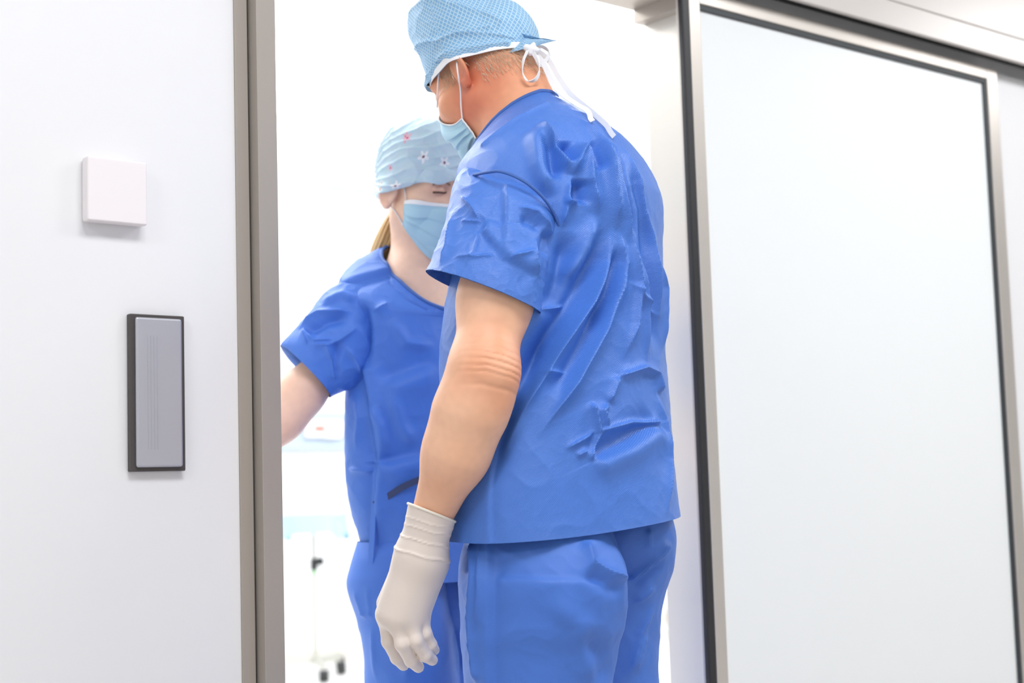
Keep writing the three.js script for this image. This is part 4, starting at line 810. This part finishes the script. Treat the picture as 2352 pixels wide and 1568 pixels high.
// ======================= the woman beyond him, facing the corridor
{
  const woman = thing('person', 'person in flowered cap and blue scrubs standing in the doorway, arm stretched to the side', 'person', [1.789, 0, -0.3159], -0.70145);
  const yaw = 0.62, s = Math.sin(yaw), c = Math.cos(yaw), FWD = [s, 0, c], LFT = [c, 0, -s], RGT = [-c, 0, s];
  const tilt = (v, y) => [v[0], y, v[2]];
  const H = { ...headAxes(0.733, 0.21, 1), c: [0.0276, 1.5853, 0] }, hp = placer(H);
  const neckBase = [0.0046, 1.4146, -0.01], chest = [0.0023, 1.2917, 0], pelvis = [-0.0045, 0.8313, 0];
  const shoulder = [-0.0974, 1.3087, 0.075], elbow = [-0.2137, 1.1845, 0.1], wrist = [-0.3197, 1.0591, 0.12], shoulderL = add(chest, LFT, 0.135).map((v, k) => k === 1 ? v + 0.05 : v), elbowL = add(shoulderL, [0.02, -0.27, 0.03]), wristL = add(elbowL, [0.0, -0.22, 0.1]);
  const headSdf = headField({ neck: blend([capsule([0, -0.03, -0.03], hp.into(neckBase), 0.047, 0.05), capsule(hp.into(add(neckBase, [0, 0.0, 0])), hp.into(add(add(neckBase, RGT, 0.09), [0, -0.085, 0])), 0.047, 0.036), capsule(hp.into(neckBase), hp.into(add(add(neckBase, LFT, 0.09), [0, -0.085, 0])), 0.047, 0.036), capsule(hp.into(add(neckBase, [0, -0.03, 0])), hp.into(add(add(neckBase, FWD, 0.035), [0, -0.1, 0])), 0.06, 0.07)], 0.04) });
  const fair = lin(0xfad0b6), rosy = lin(0xe09a86);
  const headGeo = surfaceNets(headSdf, [-0.2, -0.36, -0.16], [0.2, 0.15, 0.14], 0.0036);
  hp.geo(headGeo);
  paint(headGeo, skinTone(fair, rosy, p => { const q = hp.into(p); return 0.06 + 0.3 * sstep(0.02, 0.0, Math.hypot(q[1] - 0.006, Math.abs(q[0]) - 0.034) - 0.012) * sstep(0.05, 0.07, q[2]) + 0.35 * sstep(0.078, 0.09, Math.abs(q[0])) * sstep(-0.06, -0.03, q[1]); }));
  const armSdf = blend([capsule(shoulder, elbow, 0.038, 0.04), capsule(elbow, mix3(elbow, wrist, 0.35), 0.041, 0.041), capsule(mix3(elbow, wrist, 0.35), wrist, 0.041, 0.026)], 0.03);
  const [alo, ahi] = boundsOf([shoulder, elbow, wrist], 0.06);
  const armGeo = paint(surfaceNets(armSdf, alo, ahi, 0.005), skinTone(fair, rosy, p => 0.15));
  const mkHand = (w, dir, side, dn) => {
    const a = p => add(add(add(w, dir, p[0]), side, p[1]), dn, p[2]);
    return { wrist: [w, a([0.05, 0, 0])], palm: [-0.026, -0.009, 0.009, 0.026].map(k => [a([0.03, k * 0.6, 0]), a([0.085, k, 0]), 0.017, 0.012]), fingers: [...[-0.03, -0.01, 0.01, 0.028].map((k, i) => [[...a([0.085, k, 0]), 0.0095], [...a([0.12 + (i === 1 ? 0.006 : 0), k * 1.05, 0.006]), 0.0085], [...a([0.145, k * 1.05, 0.02]), 0.008], [...a([0.16, k, 0.034]), 0.007]]), [[...a([0.03, 0.026, 0.004]), 0.012], [...a([0.065, 0.05, 0.012]), 0.01], [...a([0.09, 0.056, 0.02]), 0.0085]]] };
  };
  const hR = mkHand(wrist, nrm(sub(wrist, elbow)), [0.1, 0.3, 0.95], [0, -1, 0]), hL = mkHand(wristL, [0, -0.9, 0.4], [0.8, 0, -0.6], [0.6, 0, 0.8]);
  const hg = h => { const [lo, hi] = boundsOf([...h.fingers.flat(), ...h.wrist], 0.035); return paint(surfaceNets(handField(h), lo, hi, 0.005), skinTone(fair, rosy, () => 0.2)); };
  const hipL = add(pelvis, LFT, 0.08), hipR = add(pelvis, RGT, 0.08), ankleL = [0.1, 0.09, -0.05], ankleR = [-0.07, 0.09, 0.04];
  const under = [capsule(add(neckBase, [0, -0.06, -0.01]), chest, 0.05, 0.07), capsule(add(chest, LFT, 0.06), add(chest, RGT, 0.06), 0.07, 0.07), capsule(chest, pelvis, 0.075, 0.07), capsule(add(pelvis, LFT, 0.04), add(pelvis, RGT, 0.04), 0.065, 0.065), capsule(add(pelvis, LFT, 0.05), [0.07, 0.35, -0.05], 0.05, 0.03), capsule([0.07, 0.35, -0.05], ankleL, 0.03, 0.028), capsule(add(pelvis, RGT, 0.04), [-0.03, 0.35, 0.045], 0.05, 0.03), capsule([-0.03, 0.35, 0.045], ankleR, 0.03, 0.028), capsule(add(chest, RGT, 0.06), shoulder, 0.05, 0.04), capsule(add(chest, LFT, 0.06), shoulderL, 0.05, 0.04), capsule(shoulderL, elbowL, 0.04, 0.035), capsule(elbowL, wristL, 0.036, 0.025)];
  mesh('body', mergeGeometries([headGeo, armGeo, hg(hR), hg(hL), paint(bodySkin(under, 0.03, [-0.35, 0.05, -0.3], [0.4, 1.5, 0.35], 0.014), skinTone(fair, rosy, () => 0.1))]), M.skin, woman);
  // ---- shirt
  const R = (px, o) => ({ A: LFT, B: FWD, ...o, c: px });
  const rings = [
    R([0.0057, 1.4325, 0], { a: 0.07, a2: 0.066, b: 0.108, f: 0.066, B: tilt(FWD, -0.85), A: tilt(LFT, -0.02) }),
    R([0.0037, 1.422, 0], { a: 0.097, a2: 0.093, b: 0.11, f: 0.078, B: tilt(FWD, -0.8), A: tilt(LFT, -0.05) }),
    R([0.0013, 1.3942, 0], { a: 0.142, a2: 0.15, b: 0.11, f: 0.09, B: tilt(FWD, -0.6), e: 0.92 }),
    R([0.0016, 1.3351, 0], { a: 0.158, a2: 0.162, b: 0.11, f: 0.098, B: tilt(FWD, -0.2), e: 0.9 }),
    R([0.0032, 1.2226, 0], { a: 0.15, a2: 0.15, b: 0.122, f: 0.095, e: 0.95 }),
    R([0.0038, 1.1024, 0], { a: 0.15, a2: 0.158, b: 0.112, f: 0.095 }),
    R([0.0009, 0.9832, 0], { a: 0.15, a2: 0.147, b: 0.108, f: 0.1 }),
    R([0.0005, 0.8985, 0], { a: 0.15, a2: 0.12, b: 0.112, f: 0.1 }),
    R([-0.0005, 0.8211, 0], { a: 0.155, a2: 0.128, b: 0.12, f: 0.105 }),
  ];
  const wf = folds([
    { p: [[-0.0424, 1.4197], [-0.0677, 1.412], [-0.0971, 1.4028], [-0.1267, 1.3885]], w: 0.005, W: 0.02, h: -0.005, k: 's', ends: 0.05 },
    { p: [[-0.0948, 1.235], [-0.0812, 1.168], [-0.0727, 1.1015], [-0.067, 1.0559]], w: 0.005, W: 0.03, h: 0.007, k: 's', ends: 0.1 },
    { p: [[-0.0688, 1.0518], [-0.0753, 0.978], [-0.0804, 0.8964], [-0.0867, 0.8314]], w: 0.005, W: 0.02, h: 0.006, k: 's', ends: 0.05 },
    { p: [[-0.1252, 1.0412], [-0.084, 1.0342], [-0.0674, 1.0394]], w: 0.008, h: 0.008, k: 'c' },
    { p: [[-0.0674, 1.0394], [-0.0258, 1.0505], [0.024, 1.0614]], w: 0.010, W: 0.03, h: -0.007, k: 's' },
    { p: [[-0.0641, 1.1924], [-0.0055, 1.2115], [0.0532, 1.2322]], w: 0.012, W: 0.04, h: -0.008, k: 's' },
    { p: [[-0.0363, 1.3211], [-0.0082, 1.2742], [0.0457, 1.2642]], w: 0.010, h: 0.006 },
    { p: [[-0.0896, 1.3605], [-0.0825, 1.3015], [-0.0881, 1.2348]], w: 0.010, h: -0.010 },
    { p: [[-0.0693, 1.3346], [-0.0356, 1.3504]], w: 0.008, h: 0.005, k: 'c' },
    { p: [[-0.0772, 1.1596], [-0.0574, 1.1176], [-0.0544, 1.0679]], w: 0.010, h: 0.007 },
    { p: [[-0.1099, 1.1855], [-0.1026, 1.1355], [-0.1098, 1.0696]], w: 0.010, h: 0.006, k: 'c' },
    { p: [[-0.0875, 0.8721], [-0.0463, 0.8774], [0.003, 0.8735]], w: 0.008, h: 0.006, k: 'c' },
    { p: [[-0.0394, 1.1834], [-0.0202, 1.1164], [0.0078, 1.0743]], w: 0.012, h: 0.006 },
    { p: [[-0.0428, 1.4011], [-0.002, 1.3578], [0.035, 1.3382]], w: 0.004, h: -0.003, k: 'c', ends: 0.05 },
  ]);
  const SH = smoothGrid(loft(rings, 320, 340, Math.PI * 1.5), 2);
  displace(SH, (p, n) => 1.5 * wf(p, n) + crinkle(p, 12, 0.0018) + crinkle(p, 34, 0.0006), -1);
  const shirt = mesh('shirt', gridGeo(SH, uvMetres(0.9, 0.95), -1), M.scrubsFine, woman);
  shirt.userData.label = 'blue V-neck scrub top';
  const nb = []; for (let i = 0; i <= SH.nu; i += 4) nb.push(SH.P[1 * (SH.nu + 1) + i]);
  mesh('neck_binding', tube(nb, 0.0038, 140, 6), M.binding, shirt);
  // pocket mouth
  mesh('pocket_edge', ribbon([[-0.0757, 0.9717, 0.115], [-0.0501, 0.9856, 0.123], [-0.0206, 1.0027, 0.13], [0.0169, 1.0178, 0.135]], 0.012, 0.004, [0, 1, 0.15], 24), M.darkTrim, shirt);
  // vent tape along the side seam
  mesh('seam_tape', ribbon([[-0.0696, 1.0394, 0.112], [-0.0755, 0.9782, 0.116], [-0.0815, 0.905, 0.112], [-0.0873, 0.8337, 0.11]], 0.012, 0.003, [0.8, 0, 0.5], 24), M.scrubsFine, shirt);
  // sleeve reaching to the left
  const ax = nrm(sub(elbow, shoulder)), across = nrm([0.85, -0.52 * -1, 0]), dep = [0.15, 0.1, 1];
  const up = nrm([-0.80, 0.58, 0.0]), toCam = [0.1, 0.15, 1];
  const slR = [
    { c: [-0.0661, 1.3124, 0.03], A: nrm([-0.2, 1, 0.1]), B: toCam, a: 0.098, a2: 0.088, b: 0.07, f: 0.06 },
    { c: [-0.1108, 1.2986, 0.07], A: nrm([-0.4, 0.9, 0.05]), B: toCam, a: 0.1, a2: 0.088, b: 0.068, f: 0.06 },
    { c: [-0.157, 1.2645, 0.09], A: nrm([-0.62, 0.78, 0]), B: toCam, a: 0.078, a2: 0.082, b: 0.062, f: 0.06 },
    { c: [-0.192, 1.2396, 0.1], A: nrm([-0.7, 0.72, 0]), B: toCam, a: 0.068, a2: 0.075, b: 0.06, f: 0.06 },
    { c: [-0.2054, 1.23, 0.1], A: nrm([-0.7, 0.72, -0.15]), B: toCam, a: 0.066, a2: 0.074, b: 0.058, f: 0.062 },
  ];
  const slF = folds([
    { p: [[-0.2116, 1.3054], [-0.1695, 1.3335], [-0.1068, 1.3358]], w: 0.008, h: 0.010, k: 'c' },
    { p: [[-0.2035, 1.2926], [-0.1531, 1.3162], [-0.1113, 1.3233]], w: 0.010, h: -0.008 },
    { p: [[-0.2032, 1.3093], [-0.1788, 1.2793], [-0.1371, 1.2822]], w: 0.006, h: 0.007, k: 'c' },
    { p: [[-0.1956, 1.2715], [-0.154, 1.2702], [-0.1288, 1.282], [-0.0949, 1.3103]], w: 0.006, h: 0.007, k: 'c' },
    { p: [[-0.1621, 1.2788], [-0.1461, 1.2449], [-0.1428, 1.2031]], w: 0.007, h: 0.007, k: 'c' },
    { p: [[-0.1329, 1.2821], [-0.1421, 1.2364], [-0.1386, 1.203]], w: 0.008, h: -0.006 },
    { p: [[-0.2033, 1.3052], [-0.1914, 1.2713]], w: 0.005, h: 0.006, k: 'c' },
    { p: [[-0.1691, 1.3545], [-0.127, 1.37], [-0.0982, 1.3523]], w: 0.008, h: 0.006 },
    { p: [[-0.1207, 1.2692], [-0.1046, 1.2437], [-0.0968, 1.2184]], w: 0.006, h: 0.005, k: 'c' },
  ]);
  const SL = smoothGrid(loft(slR, 220, 150), 2);
  displace(SL, (p, n) => 1.4 * slF(p, n) + crinkle(p, 16, 0.002) + crinkle(p, 40, 0.0008), 1);
  const sleeve = mesh('sleeve', gridGeo(SL, uvMetres(0.45, 0.25), 1), M.scrubsFine, shirt);
  const SI = { ...SL, P: SL.P.slice() }; displace(SI, () => -0.002, 1);
  mesh('sleeve_lining', gridGeo(SI, uvMetres(0.45, 0.25), -1), M.scrubs, sleeve);
  const fr = [[0.02, 0.03, 0, 0.06], [0.02, -0.03, 0, 0.068], [0.03, -0.11, 0.01, 0.07], [0.03, -0.18, 0.02, 0.072]].map(q => ({ c: add(shoulderL, q.slice(0, 3)), A: LFT, B: FWD, a: q[3], b: q[3] }));
  mesh('sleeve', gridGeo(displace(loft(fr, 80, 50), p => crinkle(p, 16, 0.002), -1), uvMetres(0.45, 0.25), -1), M.scrubsFine, shirt);
  // ---- trousers
  const leg = (list) => smoothGrid(loft(list.map(q => ({ c: q[0], A: LFT, B: FWD, a: q[1], b: q[2] })), 160, 180), 2);
  const lr = leg([[[-0.0388, 0.9008, 0.03], 0.075, 0.085], [[-0.0421, 0.8511, 0.035], 0.09, 0.095], [[-0.0429, 0.8137, 0.035], 0.097, 0.098], [[-0.0322, 0.7558, 0.04], 0.088, 0.095], [[-0.0215, 0.7102, 0.04], 0.09, 0.092], [[-0.0168, 0.6296, 0.04], 0.09, 0.092], [[-0.03, 0.35, 0.045], 0.085, 0.09], [[-0.06, 0.06, 0.04], 0.08, 0.09]]);
  const ll = leg([[[0.0279, 0.8536, -0.04], 0.08, 0.09], [[0.0309, 0.8105, -0.045], 0.1, 0.1], [[0.033, 0.7335, -0.05], 0.095, 0.095], [[0.0386, 0.6165, -0.05], 0.09, 0.092], [[0.085, 0.35, -0.05], 0.085, 0.09], [[0.095, 0.06, -0.05], 0.08, 0.09]]);
  const lf = folds([
    { p: [[-0.1198, 0.8162], [-0.1059, 0.7752], [-0.09, 0.7545]], w: 0.008, h: 0.006, k: 'c' }, { p: [[-0.0926, 0.8235], [-0.0894, 0.7828], [-0.0851, 0.7544]], w: 0.005, h: 0.004, k: 'c' }, { p: [[-0.1093, 0.7688], [-0.0815, 0.7664]], w: 0.004, h: 0.004, k: 'c' },
    { p: [[-0.0835, 0.7503], [-0.0815, 0.6938], [-0.0794, 0.639]], w: 0.008, h: 0.007, k: 'c' }, { p: [[-0.0244, 0.7566], [-0.0178, 0.6919], [-0.0231, 0.6374]], w: 0.01, h: 0.006 }, { p: [[0.0654, 0.7459], [0.0737, 0.6892], [0.0771, 0.6344]], w: 0.008, h: -0.008, k: 'c' },
  ]);
  for (const g of [lr, ll]) displace(g, (p, n) => lf(p, n) + crinkle(p, 10, 0.002), -1);
  const trousers = mesh('trousers', mergeGeometries([gridGeo(lr, uvMetres(0.7, 1), -1), gridGeo(ll, uvMetres(0.7, 1), -1)]), M.scrubsFine, woman);
  trousers.userData.label = 'blue scrub trousers';
  clog(woman, -0.04, 0.07, 0.6); clog(woman, 0.115, -0.02, 0.7);
  // ---- printed cap
  const rimY = (x, z) => -0.008 + (z > 0 ? 0.36 : 0.16) * z;
  const capR = [[0, 0.081, 0.1, 0.1], [0.012, 0.085, 0.103, 0.104], [0.05, 0.09, 0.104, 0.108], [0.09, 0.087, 0.098, 0.1], [0.12, 0.072, 0.08, 0.082], [0.135, 0.046, 0.052, 0.052], [0.141, 0.014, 0.016, 0.016], [0.1412, 0.0004, 0.0004, 0.0004]];
  const capAt = (r, u) => { const t = u * Math.PI * 2, ct = Math.cos(t), st = Math.sin(t), z = st * (st > 0 ? r[2] : r[3]), k = 1 - r[0] / 0.16, ear = 0.011 * Math.exp(-(((z + 0.008) / 0.028) ** 2)) * sstep(0.05, 0, r[0]); return [(r[1] + ear) * ct, rimY(0, z) * k + r[0], z]; };
  const keepHead = keepOut(headField({ neck: () => 1, noEars: true }), 0.007);
  const CG = grid(260, 150, true, (u, v) => { const n = capR.length - 1, q0 = v * n, k = Math.min(Math.floor(q0), n - 1), q = i => capAt(capR[clamp(i, 0, n)], u); return keepHead(catmull3(q(k - 1), q(k), q(k + 1), q(k + 2), q0 - k)); });
  displace(CG, (p, n, u, v) => {
    const t = Math.atan2(p[1] - 0.0, p[2] + 0.16) * 34 + N3(p[0] * 14, p[1] * 14, p[2] * 14) * 3.5;
    const gather = (1 - Math.abs(Math.sin(t))) ** 1.5 * 0.0042;
    return (gather + crinkle(p, 20, 0.0025) + crinkle(p, 45, 0.001)) * sstep(0, 0.08, v) * sstep(1, 0.94, v) + 0.002;
  }, 1);
  for (let k = 0; k < CG.P.length; k++) CG.P[k] = hp.out(CG.P[k]);
  const cap = mesh('cap', gridGeo(CG, (u, v) => [u, v * 0.7], 1), M.printCap, woman);
  cap.userData.label = 'pale blue surgical cap printed with flowers';
  const band = []; for (let i = 0; i < 60; i++) { const p = keepOut(headSdf, 0.005)(capAt([0.004, 0.0835, 0.1015, 0.102], i / 60)); band.push(hp.out(p)); }
  mesh('rim_band', new THREE.TubeGeometry(new THREE.CatmullRomCurve3(band.map(p => new THREE.Vector3(...p)), true), 160, 0.0022, 6, true), M.printCap, cap);
  // ---- mask
  const mg = maskGrid(headSdf, { top: [0.06, -0.022, 0.036], bottom: [0.056, -0.066, 0.024], mid: [[0, -0.02, 0.113], [0, -0.038, 0.124], [0, -0.068, 0.114], [0, -0.106, 0.1], [0, -0.126, 0.068]] });
  for (let k = 0; k < mg.P.length; k++) mg.P[k] = hp.out(mg.P[k]);
  const mask = mesh('mask', gridGeo(mg, uvMetres(0.18, 0.14)), M.mask, woman);
  mask.userData.label = 'pale blue pleated face mask with white nose strip';
  const strip = { nu: mg.nu, nv: 8, closed: false, P: mg.P.slice(0, (mg.nu + 1) * 9).map(p => p) }; displace(strip, () => 0.0009);
  mesh('nose_strip', gridGeo(strip, uvMetres(0.18, 0.02)), M.white, mask);
  const kh = keepOut(headSdf, 0.002), on = arr => arr.map(p => hp.out(kh(p)));
  for (const sx of [-1, 1]) {
    mesh('ear_loop', tube(on([[sx * 0.06, -0.022, 0.036], [sx * 0.07, 0.006, 0.02], [sx * 0.08, 0.018, 0.0]]), 0.0013, 20, 6), M.white, mask);
    mesh('ear_loop', tube(on([[sx * 0.056, -0.066, 0.024], [sx * 0.066, -0.048, 0.008], [sx * 0.078, -0.032, -0.012]]), 0.0013, 20, 6), M.white, mask);
    mesh('eyebrow', tube(on([[sx * 0.016, 0.018, 0.096], [sx * 0.032, 0.0235, 0.094], [sx * 0.048, 0.016, 0.083]]), 0.002, 20, 6), M.hairBrow, woman);
    mesh('eyelashes', tube(on([[sx * 0.0195, 0.003, 0.09], [sx * 0.027, 0.0015, 0.0945], [sx * 0.036, 0.0012, 0.094], [sx * 0.048, 0.0, 0.086]]), 0.0018, 20, 6), M.lash, woman);
  }
  // ---- ponytail
  {
    const root = [-0.0271, 1.5653, -0.05], geos = [];
    for (let i = 0; i < 120; i++) {
      const a = rnd() * 6.28, r = Math.sqrt(rnd()), o = [Math.cos(a) * r, Math.sin(a) * r], tone = 0.8 + rnd() * 0.4;
      const P = [[-4, 0, 0.01], [-18, 34, 0.02], [-36, 78, 0.025], [-54, 118, 0.022], [-64 - rnd() * 10, 150, 0.014]].map(([dx, dy, w]) => add(add(root, [dx * 0.000857, -dy * 0.000857, 0.01 - dy * 0.0001]), [o[0] * w, 0.2 * o[0] * w, o[1] * w]));
      const g = tube(P, 0.0011, 14, 4), cc = new Float32Array(g.attributes.position.count * 3).fill(1); for (let k = 0; k < cc.length; k += 3) { cc[k] = tone; cc[k + 1] = tone * 0.96; cc[k + 2] = tone * 0.9; }
      g.setAttribute('color', new THREE.BufferAttribute(cc, 3)); geos.push(g);
    }
    const hair = mesh('ponytail', mergeGeometries(geos), M.hairBlond, woman); hair.userData.label = 'long fair ponytail'; hair.userData.kind = 'stuff';
  }
}

renderer.render(scene, camera);
